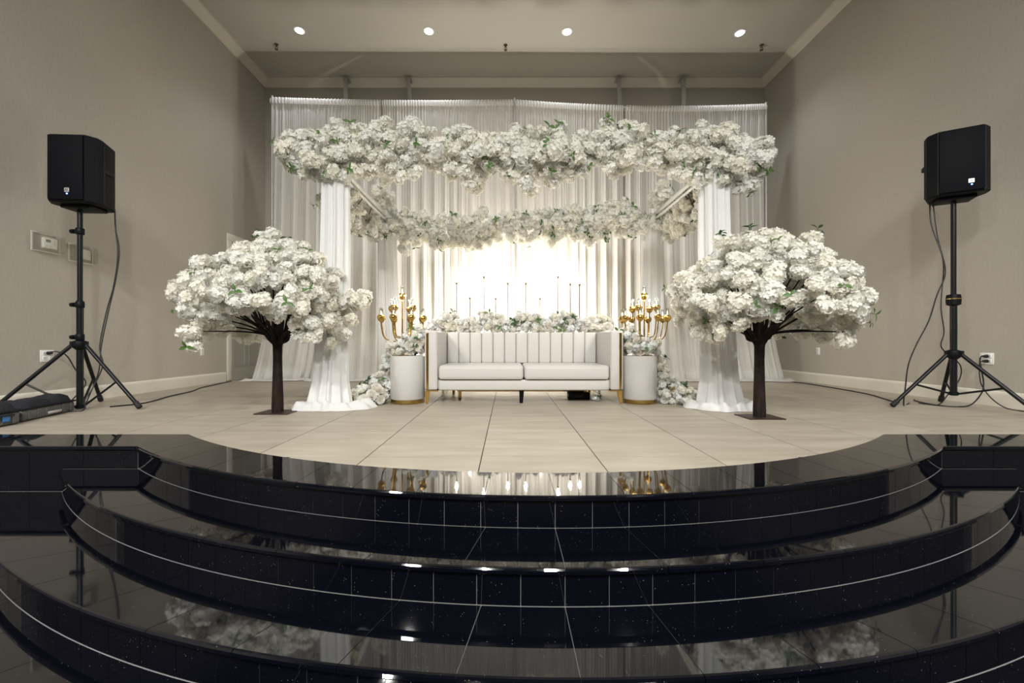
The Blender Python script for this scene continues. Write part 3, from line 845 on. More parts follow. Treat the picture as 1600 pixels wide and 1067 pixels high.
# ------------------------------------------------------------------ blossom trees
def blossom_tree(lab, loc, seed, outline, low, htop):
    """outline: (azimuth-free) half widths left/right; crown centre height and radii in metres"""
    rnd = random.Random(seed)
    t = thing('blossom_tree', lab, 'tree', loc, 0, 'white blossom trees')
    MB().box((0, 0, 0.004), (0.30, 0.24, 0.008)).build('base_plate', M['plate'], t, smooth=False)
    prof = [(0.048, 0.008), (0.050, 0.06), (0.045, 0.2), (0.040, 0.38), (0.038, 0.5), (0.040, 0.60), (0.046, 0.64), (0.044, 0.68), (0.037, 0.72), (0.035, 0.83), (0.030, 0.86)]
    mb = MB(); n = 18; vs = []
    for r, z in prof:
        for k in range(n):
            q = 2 * pi * k / n
            rr = r * (1 + 0.07 * mnoise.noise((cos(q) * 2, sin(q) * 2, z * 9 + seed)))
            vs.append((rr * cos(q), rr * sin(q), z))
    fs = [(i * n + k, i * n + (k + 1) % n, (i + 1) * n + (k + 1) % n, (i + 1) * n + k) for i in range(len(prof) - 1) for k in range(n)]
    fs += [tuple(range(n - 1, -1, -1)), tuple((len(prof) - 1) * n + k for k in range(n))]
    mb.add(vs, fs); mb.build('trunk', M['bark'], t)
    rl, rr_, ry, zc, zu = outline
    cents = []
    NC = 58; g = pi * (3 - sqrt(5))
    for i in range(NC):
        f = (i + 0.5) / NC
        rad = sqrt(f) ** 0.95 ; q = i * g + rnd.uniform(-.2, .2)
        rx = rr_ if cos(q) > 0 else rl
        h = zc + 0.03 + (zu) * (1 - rad ** 2.1) + rnd.uniform(-.05, .05)
        cents.append(Vector((rx * rad * cos(q), ry * rad * sin(q), h)))
    for i in range(18):      # hanging rim
        q = 2 * pi * (i + rnd.uniform(-.25, .25)) / 18
        rx = rr_ if cos(q) > 0 else rl
        s = rnd.uniform(0.62, 0.88)
        cents.append(Vector((rx * s * cos(q), ry * s * sin(q), zc - rnd.uniform(0.04, low) * (0.35 + 0.65 * (s - 0.62) / 0.26))))
    for i in range(7):       # stray tips that break the outline
        q = 2 * pi * (i + rnd.uniform(-.3, .3)) / 7
        rx = rr_ if cos(q) > 0 else rl
        s_ = rnd.uniform(0.78, 1.08)
        cents.append(Vector((rx * s_ * cos(q), ry * s_ * sin(q), zc + zu * max(0.0, 1 - s_ ** 2.1) + rnd.uniform(0.05, 0.13))))
    cents.append(Vector((rnd.uniform(-.1, .1), 0, htop - 0.10)))
    fn = lambda p: Vector((p.x, p.y, (p.z - zc) * 1.4 + 0.12))
    pts = clustered(t, cents, 4, 0.135, (0.062, 0.088), 298, rnd, fn, 46, (0.045, 0.068), reject=lambda p, r: p.z - r < 0.74 + 0.10 * max(0.0, 1 - abs(p.x) / 0.36) and abs(p.x) < 0.36)
    # branches: fan out from the fork to the clusters
    order = list(range(len(cents))); rnd.shuffle(order)
    order = [i for i in order if any((p - cents[i]).length < 0.15 for p, r in pts)]
    for i in order[:42]:
        c = cents[i]
        q = atan2(c.y, c.x)
        a = Vector((0.030 * cos(q), 0.030 * sin(q), 0.64 + rnd.uniform(-.02, .03)))
        hd = Vector((c.x, c.y, 0)).length
        m1 = Vector((0.10 * cos(q), 0.10 * sin(q), 0.70 + rnd.uniform(0, .02)))
        m2 = Vector((c.x * 0.55, c.y * 0.55, 0.70 + (c.z - 0.70) * 0.48 + 0.02))
        pp = spline([a, m1, m2, c], 4)
        k = len(pp)
        MB().tube(pp, [0.014 * (1 - 0.72 * (j / (k - 1))) for j in range(k)], 6).build('branch', M['bark'], t)
    return t
blossom_tree('white blossom tree with dark trunk on the left, in front of the door', (-2.10, 3.80, 0), 7, (0.68, 0.64, 0.66, 0.90, 0.54), 0.30, 1.60)
blossom_tree('white blossom tree with dark trunk on the right, beside the right drape puddle', (2.155, 3.56, 0), 13, (0.64, 0.665, 0.66, 0.88, 0.56), 0.28, 1.58)

# ------------------------------------------------------------------ sofa
SXC = 0.17
sofa = thing('sofa', 'white leatherette channel-back sofa with gold trim and gold legs', 'sofa', (SXC, 4.30, 0))
W = 2.06; D = 0.84
MB().rbox((0, D / 2 + 0.02, 0.195), (W - 0.26, D - 0.06, 0.115), 0.018, 3).build('base', M['leather'], sofa)
for s in (-1, 1):
    def cush(v, s=s):
        z = v.z
        if v.z > 0: z += 0.012 * (1 - (2 * v.x / 0.90) ** 2) * (1 - (2 * v.y / 0.66) ** 2 * 0.6)
        return (v.x, v.y, z)
    c = MB().rbox((s * 0.447, 0.345, 0.327), (0.888, 0.66, 0.145), 0.032, 4, cush).build('seat_cushion', M['leather'], sofa)
    # piping round the top and bottom edge of the cushion front
    for zz in (0.385, 0.264):
        MB().tube([(s * 0.447 - 0.425, 0.020, zz), (s * 0.447 + 0.425, 0.020, zz)], 0.0035, 6).build('piping', M['seam'], c)
    arm = MB().rbox((s * (W / 2 - 0.067), D / 2, 0.455), (0.134, D, 0.62), 0.022, 3).build('arm', M['leather'], sofa)
    MB().rbox((s * (W / 2 - 0.032), -0.001, 0.448), (0.026, 0.012, 0.585), 0.003, 1).build('gold_strip', M['gold'], arm)
    MB().tube([(s * (W / 2 - 0.128), 0.002, 0.16), (s * (W / 2 - 0.128), 0.002, 0.735)], 0.003, 6).build('piping', M['seam'], arm)
    # gold bracket leg at the front corner
    leg = MB().rbox((s * (W / 2 - 0.075), 0.075, 0.138), (0.135, 0.12, 0.014), 0.003, 1)
    x0 = s * (W / 2 - 0.030)
    vs = [(x0 - 0.028, 0.02, 0.135), (x0 + 0.022, 0.02, 0.135), (x0 + 0.022, 0.07, 0.135), (x0 - 0.028, 0.07, 0.135),
          (x0 + 0.010 * s - 0.009, 0.02, 0.0), (x0 + 0.010 * s + 0.009, 0.02, 0.0), (x0 + 0.010 * s + 0.009, 0.04, 0.0), (x0 + 0.010 * s - 0.009, 0.04, 0.0)]
    leg.add(vs, [(0, 1, 2, 3), (7, 6, 5, 4), (0, 4, 5, 1), (1, 5, 6, 2), (2, 6, 7, 3), (3, 7, 4, 0)])
    leg.build('leg', M['gold'], sofa)
    MB().tube([(s * (W / 2 - 0.20), D - 0.06, 0.14), (s * (W / 2 - 0.20), D - 0.05, 0.0)], [0.024, 0.014], 10).build('leg', M['brass'], sofa)
MB().rbox((0, D - 0.03, 0.44), (W - 0.20, 0.11, 0.60), 0.02, 3).build('back_shell', M['leather'], sofa)
nch = 13; cw = (W - 0.275) / nch
for k in range(nch):
    x = -(W - 0.275) / 2 + cw * (k + 0.5)
    MB().rbox((x, D - 0.115, 0.575), (cw - 0.001, 0.10, 0.375), 0.022, 4).build('back_channel', M['leather'], sofa)
MB().rbox((0, 0.55, 0.095), (W - 0.55, 0.03, 0.05), 0.004, 1).build('gold_rail', M['brass'], sofa)
MB().tube([(-0.02, 0.10, 0.14), (-0.025, 0.10, 0.0)], [0.026, 0.018], 4).build('centre_leg', M['black'], sofa)
for s in (-1, 1):
    MB().rbox((s * (W / 2 - 0.32), 0.42, 0.07), (0.035, 0.035, 0.14), 0.003, 1).build('inner_leg', M['brass'], sofa)

# black power box and a fallen flower under the sofa
t = thing('power_box', 'flat black power box lying under the right end of the sofa', 'power box', (0.80, 4.70, 0))
MB().rbox((0, 0, 0.040), (0.24, 0.14, 0.08), 0.012, 3).build('box', M['black'], t)
MB().box((0, -0.072, 0.04), (0.09, 0.004, 0.03)).build('socket_plate', M['rubber'], t, smooth=False)
t = thing('fallen_flower', 'pale grey-white flower lying on the floor under the sofa', 'flower', (0.955, 4.50, 0.045))
link('rose', POMC[0], t, (0, 0, 0), (0.4, 0.2, 0), (0.045, 0.045, 0.04))
link('leaf_sprig', SPRIGD[0], t, (0.03, 0, -0.005), (0.9, 0.3, 0), (0.04, 0.04, 0.04))

# ------------------------------------------------------------------ console behind the sofa with candles and flowers
con = thing('console_table', 'narrow white console behind the sofa under the flower garland', 'table', (SXC, 5.38, 0))
MB().rbox((0, 0, 0.729), (2.05, 0.38, 0.03), 0.004, 2).build('table_top', M['white_metal'], con)
for sx in (-1, 1):
    for sy in (-1, 1):
        MB().tube([(sx * 0.98, sy * 0.15, 0.0), (sx * 0.98, sy * 0.15, 0.73)], 0.02, 8).build('leg', M['white_metal'], con)

for k, (xx, lab) in enumerate(((-0.55, 'left'), (0.17, 'middle'), (0.89, 'right'))):
    t = thing('floor_uplight', f'{lab} black floor uplight behind the sofa washing the backdrop', 'uplight', (xx, 6.10, 0), 0, 'floor uplights behind the sofa')
    MB().rbox((0, 0, 0.006), (0.16, 0.12, 0.012), 0.004, 1).build('base_plate', M['black_metal'], t)
    MB().lathe([(0.045, 0.012), (0.052, 0.02), (0.052, 0.10), (0.058, 0.11), (0.050, 0.112), (0.046, 0.095)], 20).build('can', M['black_metal'], t)
    MB().lathe([(0.001, 0.09), (0.045, 0.09), (0.045, 0.097), (0.001, 0.10)], 20).build('lens', M['uplens'], t)
    ld = bpy.data.lights.new('uplight_beam', 'SPOT'); ld.energy = UPLIGHT_POWER; ld.color = (1.0, 0.945, 0.85)
    ld.spot_size = radians(142); ld.spot_blend = 0.9; ld.shadow_soft_size = 0.05
    lo = bpy.data.objects.new('uplight_beam', ld); COL.objects.link(lo); lo.parent = t; lo.location = (0, 0, 0.14); lo.rotation_euler = (radians(180 - 54), 0, 0)
YCN = 6.70
cands = [(713.4, 441), (734.4, 464), (756, 431), (774.6, 465), (793.5, 441.5), (821.6, 441.5), (843.8, 465), (872, 431), (891, 442.5), (905.6, 443.4)]
ords = ['leftmost', 'second from left', 'third from left', 'fourth from left', 'fifth from left', 'fifth from right', 'fourth from right', 'third from right', 'second from right', 'rightmost']
hts = ['tall', 'short', 'tallest', 'short', 'tall', 'tall', 'short', 'tallest', 'tall', 'tall']
for k, (cx_, cy_) in enumerate(cands):
    p = px(cx_, cy_, YCN); zb = 0.0; H = p.z - zb
    t = thing('candlestick', f'{hts[k]} thin gold floor candlestick with lit bulb behind the sofa, {ords[k]}', 'candlestick', (p.x, YCN, zb), 0, 'thin gold candlesticks behind the sofa')
    MB().lathe([(0.07, 0), (0.07, 0.008), (0.025, 0.016), (0.007, 0.03)], 16).build('base', M['gold'], t)
    MB().tube([(0, 0, 0.02), (0.004 * (-1) ** k, 0, H * 0.5), (0, 0, H - 0.03)], 0.0065, 8).build('stem', M['bronze'], t)
    MB().lathe([(0.006, H - 0.045), (0.015, H - 0.03), (0.017, H - 0.005), (0.012, H)], 12).build('cup', M['bronze'], t)
    MB().lathe([(0.007, H - 0.002), (0.010, H + 0.015), (0.009, H + 0.03), (0.004, H + 0.045), (0.001, H + 0.055)], 10).build('flame_bulb', M['bulb'], t)
    ld = bpy.data.lights.new('candle_light', 'POINT'); ld.energy = CANDLE_POWER; ld.color = (1.0, 0.93, 0.80); ld.shadow_soft_size = 0.018
    lo = bpy.data.objects.new('candle_light', ld); COL.objects.link(lo); lo.parent = t; lo.location = (0, 0, H + 0.075)

def flower_bed(t, boxes, n, size, seed, out, leaf_n, dark=0.6, olive=0.1, zmin=0.0, mix=(0.34, 0.40, 0.26)):
    """mixed roses, pompom blooms and cool hydrangeas filling ellipsoids (centre, radii)"""
    rnd = random.Random(seed); pts = []
    wsum = sum(b[1][0] * b[1][2] + b[1][1] * b[1][2] for b in boxes)
    for c, rd in boxes:
        want = max(2, int(n * (rd[0] * rd[2] + rd[1] * rd[2]) / wsum)); k = 0; tries = 0
        while k < want and tries < want * 40:
            tries += 1
            v = Vector((rnd.gauss(0, 1), rnd.gauss(0, 1), rnd.gauss(0, 1))).normalized() * (rnd.random() ** 0.28)
            p = Vector((c[0] + v.x * rd[0], c[1] + v.y * rd[1], c[2] + v.z * rd[2])); r = rnd.uniform(*size)
            if p.z - r * 0.8 < zmin: continue
            if all((p - q).length > 0.70 * (r + s) for q, s, _ in pts):
                pts.append((p, r, v)); k += 1
    for p, r, v in pts:
        d = Vector((v.x, v.y, v.z)) + Vector(out) + Vector((rnd.gauss(0, .25), rnd.gauss(0, .25), rnd.gauss(0, .25)))
        q = rnd.random()
        if q < mix[0]: bloom(t, rnd.choice(ROSE), p, r, d, rnd, 'rose', 0.95)
        elif q < mix[0] + mix[1]: bloom(t, rnd.choice(POM), p, r, d, rnd, 'blossom')
        else: bloom(t, rnd.choice(POMC), p, r * 1.1, d, rnd, 'blossom')
    for k in range(leaf_n):
        p, r, v = pts[rnd.randrange(len(pts))]
        d = Vector(v) + Vector(out) * 0.8 + Vector((rnd.gauss(0, .4), rnd.gauss(0, .3), rnd.gauss(0, .4)))
        q = rnd.random(); s = rnd.uniform(0.045, 0.075)
        me = rnd.choice(SPRIGD) if q < dark else (SPRIGO[0] if q < dark + olive else rnd.choice(SPRIG))
        pp = p + d.normalized() * r * 0.7
        if pp.z - 0.03 < zmin: continue
        link('leaf_sprig', me, t, pp, aim(d, rnd.uniform(0, 6.28)), (s, s, s))
    return pts

g = thing('flower_garland', 'dense table garland of white and cream roses along the top of the sofa back', 'garland', (SXC, 5.24, 0.745), 0)
bx = []
for k in range(15):
    x = -1.05 + 2.1 * k / 14
    h = 0.13 + 0.03 * sin(k * 1.9) - (0.03 if k in (0, 14) else 0)
    bx.append(((x, 0.0, h * 0.85), (0.12, 0.115, h)))
flower_bed(g, bx, 250, (0.038, 0.062), 404, (0, -0.7, 0.35), 30, zmin=0.005)

# ------------------------------------------------------------------ drum pedestals, candelabra and their flowers
def candelabrum(lab, loc, rz):
    t = thing('candelabrum', lab, 'candelabrum', loc, rz, 'gold candelabra')
    zt = 0.645
    MB().lathe([(0.085, 0), (0.085, 0.008), (0.03, 0.018), (0.012, 0.04)], 24).build('base', M['gold'], t)
    MB().tube([(0, 0, 0.03), (0, 0, 0.25), (0, 0, zt - 0.02)], [0.010, 0.009, 0.006], 10).build('stem', M['gold'], t)
    heads = [(0.0, 0.0, zt, None)]
    for k in range(4):
        q = pi / 4 + k * pi / 2 + 0.25; heads.append((0.135 * cos(q), 0.135 * sin(q), zt - 0.135, 0.16))
    for k in range(8):
        q = pi / 8 + k * pi / 4 + 0.1; heads.append((0.235 * cos(q), 0.235 * sin(q), zt - 0.245, 0.12))
    for (x, y, z, zo) in heads:
        if zo is None:
            hold = t; nm = t
            arm = None
        else:
            R = sqrt(x * x + y * y); c, s = x / R, y / R
            pp = spline([(0.005 * c, 0.005 * s, zo + 0.03), (R * .45 * c, R * .45 * s, zo + 0.035 * 1.0), (R * .85 * c, R * .85 * s, zo + 0.075), (x, y, z - 0.06), (x, y, z - 0.02)], 5)
            arm = MB().tube(pp, 0.0065, 8).build('arm', M['gold'], t)
        par = arm or t
        MB().lathe([(0.006, -0.046), (0.021, -0.035), (0.034, -0.018), (0.040, 0.0), (0.038, 0.014), (0.030, 0.027), (0.021, 0.032), (0.016, 0.026)], 20, (x, y, z)).build('gold_ball', M['gold'], par)
        MB().lathe([(0.017, 0.026), (0.019, 0.026), (0.019, 0.105), (0.0175, 0.105), (0.0165, 0.03)], 14, (x, y, z)).build('glass_sleeve', M['glass'], par)
        MB().lathe([(0.007, 0.024), (0.007, 0.048), (0.004, 0.056), (0.005, 0.064), (0.001, 0.078)], 8, (x, y, z)).build('candle', M['led'], par)
    for k, (x, y, z, zo) in enumerate(heads[:5]):
        ld = bpy.data.lights.new('candle_light', 'POINT'); ld.energy = LED_POWER; ld.color = (1.0, 0.93, 0.80); ld.shadow_soft_size = 0.04
        lo = bpy.data.objects.new('candle_light', ld); COL.objects.link(lo); lo.parent = t; lo.location = (x, y, z + 0.13)
    return t

for side, cxp, rz in ((-1, -1.065, 0.15), (1, 1.405, -0.2)):
    nm = 'left' if side < 0 else 'right'
    Y = 4.44
    t = thing('drum_pedestal', f'white textured drum pedestal with brass foot at the {nm} end of the sofa', 'pedestal', (cxp, Y, 0), 0, 'white drum pedestals')
    MB().lathe([(0.160, 0.0), (0.172, 0.0), (0.174, 0.004), (0.174, 0.045), (0.170, 0.048), (0.160, 0.048)], 48).build('brass_foot', M['brass'], t)
    MB().lathe([(0.10, 0.046), (0.176, 0.046), (0.181, 0.052), (0.181, 0.480), (0.176, 0.492), (0.165, 0.497), (0.10, 0.498)], 48).build('drum', M['boucle'], t)
    candelabrum(f'gold candelabrum with thirteen ball cups on the {nm} drum pedestal', (cxp + side * 0.07, Y + 0.05, 0.498), rz)
    f = thing('flower_arrangement', f'mixed white flowers on top of the {nm} drum pedestal', 'flowers', (cxp, Y, 0.5), 0, 'flowers on the drum pedestals')
    s = side
    flower_bed(f, [((s * 0.02, -0.06, 0.09), (0.17, 0.08, 0.11)), ((-s * 0.12, 0.03, 0.17), (0.11, 0.10, 0.16)), ((s * 0.15, 0.04, 0.05), (0.08, 0.09, 0.08)), ((-s * 0.06, 0.12, 0.12), (0.15, 0.06, 0.12))],
               76, (0.038, 0.062), 500 + side, (0, -0.5, 0.3), 12, zmin=0.004)
    gx = cxp + s * 0.26
    f = thing('flower_arrangement', f'white flowers heaped on the floor and climbing beside the {nm} drum pedestal', 'flowers', (gx, 4.42, 0), 0, 'floor flowers beside the pedestals')
    flower_bed(f, [((s * 0.12, -0.12, 0.085), (0.20, 0.13, 0.12)), ((s * 0.03, 0.02, 0.16), (0.13, 0.11, 0.16)), ((-s * 0.02, 0.10, 0.33), (0.08, 0.08, 0.17)), ((s * 0.24, -0.14, 0.06), (0.10, 0.08, 0.07))],
               84, (0.036, 0.062), 600 + side, (0, -0.6, 0.3), 16, olive=0.2, zmin=0.004, mix=(0.30, 0.36, 0.34))

# ------------------------------------------------------------------ loudspeakers on tripod stands
def stand_tripod(lab, loc, azs, rfoot, zhub, ztop, knobs, zb, style):
    t = thing('speaker_stand', lab, 'speaker stand', loc, 0, 'tripod speaker stands')
    MB().tube([(0, 0, zb), (0, 0, zhub + 0.42 if style == 0 else 1.05)], 0.026, 16).build('lower_pole', M['black_metal'], t)
    MB().tube([(0, 0, zhub + 0.38 if style == 0 else 1.0), (0, 0, ztop)], 0.0205, 14).build('upper_pole', M['black_metal'], t)
    MB().lathe([(0.030, zhub - 0.05), (0.050, zhub - 0.03), (0.058, zhub), (0.052, zhub + 0.03), (0.031, zhub + 0.04)], 20).build('leg_collar', M['black'], t)
    MB().lathe([(0.028, zb - 0.002), (0.036, zb + 0.004), (0.036, zb + 0.03), (0.028, zb + 0.036)], 16).build('bottom_collar', M['black'], t)
    for a in azs:
        c, s = cos(a), sin(a)
        f = Vector((rfoot * c, rfoot * s, 0.016)); h = Vector((0.05 * c, 0.05 * s, zhub))
        lg = MB().tube([h, f + (h - f) * 0.03], 0.017, 12).build('leg', M['black_metal'], t)
        d = (f - h).normalized()
        MB().tube([f - d * 0.075, f - d * 0.07, f - d * 0.005, f], [0.018, 0.023, 0.024, 0.015], 12).build('rubber_foot', M['rubber'], lg)
        m = h + (f - h) * 0.58
        MB().tube([(0.03 * c, 0.03 * s, zb + 0.016), m], 0.0095, 8).build('brace', M['black_metal'], t)
        MB().box(tuple(h), (0.035, 0.035, 0.06), a).build('hinge', M['black'], t, smooth=False)
    for zk, side in knobs:
        k = MB().lathe([(0.029, zk - 0.03), (0.033, zk - 0.025), (0.033, zk + 0.025), (0.029, zk + 0.03)], 18).build('clamp', M['black'], t)
        if style == 0:
            MB().tube([(-0.028, 0, zk), (-0.05, 0, zk), (-0.055, 0, zk), (-0.085, 0, zk)], [0.008, 0.008, 0.022, 0.02], 12).build('knob', M['black'], k)
        else:
            MB().lathe([(0.033, zk - 0.055), (0.052, zk - 0.045), (0.055, zk - 0.002), (0.055, zk + 0.012), (0.050, zk + 0.05), (0.030, zk + 0.055)], 20).build('grip', M['black'], k)
            MB().lathe([(0.050, zk + 0.006), (0.0565, zk + 0.006), (0.0565, zk + 0.014), (0.050, zk + 0.014)], 20).build('gold_ring', M['brass'], k)
    MB().lathe([(0.022, ztop - 0.06), (0.03, ztop - 0.05), (0.03, ztop - 0.005), (0.019, ztop)], 14).build('top_collar', M['black'], t)
    return t
stand_tripod('black tripod speaker stand with round knobs beside the left wall', (-4.08, 3.97, 0), [0.0, radians(120), radians(216.7)], 0.575, 0.62, 1.96, [(0.69, -1), (1.00, -1), (1.70, 1)], 0.012, 0)
stand_tripod('black tripod speaker stand with gold-ringed clamp beside the right wall', (4.31, 4.02, 0), [radians(173), radians(53), radians(-67)], 0.54, 0.53, 2.06, [(1.05, 1)], 0.13, 1)

def speaker(lab, loc, rz, w, h, dep, taper, badge):
    """trapezoid cabinet: front at -Y, back narrower; origin at the bottom centre over the pole"""
    t = thing('loudspeaker', lab, 'loudspeaker', loc, rz, 'black loudspeakers')
    hw, bw = w / 2, w / 2 * taper; y0, y1 = -dep * 0.5, dep * 0.5
    def ring(z, ins):
        return [(-hw + 0.055 + ins, y0 + ins, z), (hw - 0.055 - ins, y0 + ins, z), (hw - ins, y0 + 0.075, z), (hw - ins, y0 + 0.13, z), (bw - ins, y1 - 0.02, z), (bw - 0.02 - ins, y1 - ins, z),
                (-bw + 0.02 + ins, y1 - ins, z), (-bw + ins, y1 - 0.02, z), (-hw + ins, y0 + 0.13, z), (-hw + ins, y0 + 0.075, z)]
    mb = MB(); rr = [ring(0, 0.012), ring(0.012, 0), ring(h - 0.012, 0), ring(h, 0.012)]; n = 10
    mb.v = [p for r in rr for p in r]
    mb.f = [(j * n + k, j * n + (k + 1) % n, (j + 1) * n + (k + 1) % n, (j + 1) * n + k) for j in range(3) for k in range(n)] + [tuple(range(n - 1, -1, -1)), tuple(range(3 * n, 4 * n))]
    cab = mb.build('cabinet', M['black'], t, angle=20)
    MB().rbox((0, y0 - 0.006, h / 2), (w - 0.125, 0.022, h - 0.03), 0.008, 2).build('grille', M['grille'], t)
    for s in (-1, 1):
        MB().rbox((s * (hw - 0.012), y0 + 0.135, h / 2), (0.03, 0.012, h - 0.03), 0.004, 1).build('seam_rib', M['rubber'], t)
        MB().rbox((s * (hw * 0.95 - 0.01), 0.02, h * 0.55), (0.03, 0.13, 0.045), 0.01, 2).build('handle', M['rubber'], t)
    MB().rbox((0.0, 0.0, -0.015), (w * 0.62, dep * 0.55, 0.03), 0.008, 2).build('bottom_plate', M['black'], t)
    bx, bz = badge
    b = MB().rbox((bx, y0 - 0.0185, bz), (0.042, 0.005, 0.040), 0.002, 1).build('badge', M['badge'], t)
    mk = MB()
    mk.tube([(bx - 0.013, y0 - 0.0215, bz - 0.012), (bx - 0.003, y0 - 0.0215, bz + 0.012), (bx + 0.004, y0 - 0.0215, bz - 0.012), (bx + 0.013, y0 - 0.0215, bz + 0.012)], 0.0025, 5)
    mk.build('badge_mark', M['rubber'], b)
    MB().lathe([(0.001, 0), (0.007, 0), (0.006, 0.004), (0.001, 0.005)], 10).build('power_light', M['blue_led'], t, loc=(bx + 0.003, y0 - 0.018, bz - 0.034)).rotation_euler = (pi / 2, 0, 0)
    return t
speaker('black loudspeaker facing the hall on the stand by the left wall', (-4.045, 3.98, 1.93), radians(3), 0.43, 0.62, 0.35, 0.68, (0.02, 0.10))
speaker('black loudspeaker turned towards the steps on the stand by the right wall', (4.31, 4.02, 2.03), radians(-30), 0.43, 0.61, 0.34, 0.66, (0.06, 0.10))

# ------------------------------------------------------------------ cables
def cable(lab, pts, r=0.006, name='cable', parent=None):
    t = MB().tube(spline(pts, 7), r, 7).build(name, M['cable'])
    return tag(t, lab, 'cable')
fl = 0.007
cable('black cable hanging from the left loudspeaker down to the floor', [(-3.87, 4.10, 1.95), (-3.88, 4.12, 1.75), (-3.86, 4.12, 1.5), (-3.90, 4.12, 1.2), (-3.95, 4.10, 0.95), (-3.98, 4.06, 0.6), (-3.93, 4.04, 0.42), (-3.98, 4.0, 0.22), (-3.99, 3.93, 0.10), (-3.95, 3.86, fl), (-4.2, 3.78, fl), (-4.45, 3.7, fl)])
cable('second thin black cable hanging behind the left speaker stand', [(-3.90, 4.13, 1.95), (-3.92, 4.16, 1.78), (-3.89, 4.17, 1.55), (-3.93, 4.17, 1.25), (-3.98, 4.15, 0.95), (-4.02, 4.12, 0.62), (-4.03, 4.10, 0.35), (-4.12, 4.1, 0.12), (-4.2, 4.12, fl), (-4.35, 4.16, fl)], 0.005)
cable('black cable running along the floor by the left baseboard to the door', [(-3.92, 4.10, fl), (-3.8, 4.3, fl), (-3.85, 4.55, fl), (-3.98, 4.9, fl), (-4.10, 5.4, fl), (-4.28, 5.8, fl), (-4.38, 6.2, fl), (-4.48, 6.6, fl), (-4.52, 6.8, fl)], 0.007)
cable('black power lead plugged into the left wall outlet', [(-4.60, 4.185, 0.545), (-4.54, 4.20, 0.545), (-4.50, 4.25, 0.50), (-4.47, 4.31, 0.35), (-4.42, 4.36, 0.22), (-4.43, 4.28, 0.10), (-4.46, 4.18, fl), (-4.48, 4.0, fl)], 0.006)
cable('black cable hanging from the right loudspeaker along its pole', [(4.20, 4.14, 2.05), (4.20, 4.12, 1.8), (4.24, 4.06, 1.5), (4.26, 4.05, 1.3), (4.19, 4.06, 1.1), (4.13, 4.08, 0.85), (4.03, 4.1, 0.62), (3.97, 4.12, 0.42), (3.96, 4.14, 0.2), (4.0, 4.2, fl), (4.2, 4.35, fl)], 0.006)
cable('short black cable looping close to the right stand pole', [(4.22, 4.13, 2.05), (4.235, 4.10, 1.7), (4.265, 4.07, 1.4), (4.24, 4.07, 1.0), (4.27, 4.07, 0.75), (4.25, 4.08, 0.62), (4.31, 4.10, 0.55), (4.48, 4.12, 0.42), (4.50, 4.14, 0.28), (4.42, 4.16, 0.14), (4.34, 4.2, fl), (4.3, 4.35, fl)], 0.005)
cable('black power leads looping from the right wall outlet to the floor', [(4.87, 4.245, 0.50), (4.82, 4.23, 0.50), (4.77, 4.20, 0.46), (4.74, 4.16, 0.36), (4.76, 4.16, 0.24), (4.72, 4.14, 0.14), (4.60, 4.12, 0.03), (4.45, 4.10, fl), (4.33, 4.2, fl), (4.42, 4.5, fl), (4.52, 4.62, fl)], 0.006)
cable('second black lead from the lower socket of the right wall outlet', [(4.87, 4.245, 0.445), (4.82, 4.235, 0.445), (4.775, 4.21, 0.41), (4.75, 4.185, 0.30), (4.77, 4.18, 0.2), (4.80, 4.12, 0.08), (4.8, 4.0, fl), (4.75, 3.8, fl)], 0.005)
cable('black cable along the floor by the right baseboard to the backdrop', [(4.1, 4.38, fl), (4.22, 4.65, fl), (4.42, 5.1, fl), (4.52, 5.6, fl), (4.58, 6.1, fl), (4.62, 6.45, fl), (4.58, 6.68, fl), (4.70, 6.95, fl), (4.62, 7.25, fl)], 0.007)

# ------------------------------------------------------------------ wall fittings
def outlet(lab, wall, y, z, gangs, plugs):
    x = XL if wall < 0 else XR
    t = thing('wall_outlet', lab, 'outlet', (x, y, z), 0, 'white wall outlets'); n = -wall
    w = 0.075 if gangs == 1 else 0.125
    MB().rbox((n * 0.004, 0, 0), (0.008, w, 0.118), 0.003, 2).build('cover_plate', M['plastic_white'], t)
    for g_ in range(gangs):
        yo = 0 if gangs == 1 else (-0.028 + 0.056 * g_)
        for zz in (-0.024, 0.024):
            s = MB().rbox((n * 0.009, yo, zz), (0.005, 0.034, 0.036), 0.002, 1).build('socket', M['plastic_white'], t)
            mk = MB(); mk.box((n * 0.0118, yo - 0.007, zz + 0.004), (0.001, 0.003, 0.010)); mk.box((n * 0.0118, yo + 0.007, zz + 0.004), (0.001, 0.003, 0.010)); mk.box((n * 0.0118, yo, zz - 0.010), (0.001, 0.005, 0.005))
            mk.build('slots', M['rubber'], s, smooth=False)
    for (yo, zz) in plugs:
        MB().tube([(n * 0.010, yo, zz), (n * 0.035, yo, zz), (n * 0.06, yo, zz)], [0.017, 0.015, 0.007], 10).build('plug', M['rubber'], t)
outlet('white double outlet with one plug, left wall behind the speaker stand', -1, 4.18, 0.505, 2, [(0.0, 0.028)])
outlet('small white outlet low on the left wall beside the flower tree', -1, 6.30, 0.50, 1, [])
outlet('small white outlet low on the right wall behind the flower tree', 1, 6.56, 0.50, 1, [])
outlet('white double outlet with two plugs, right wall behind the speaker stand', 1, 4.25, 0.475, 2, [(-0.01, 0.025), (-0.01, -0.025)])

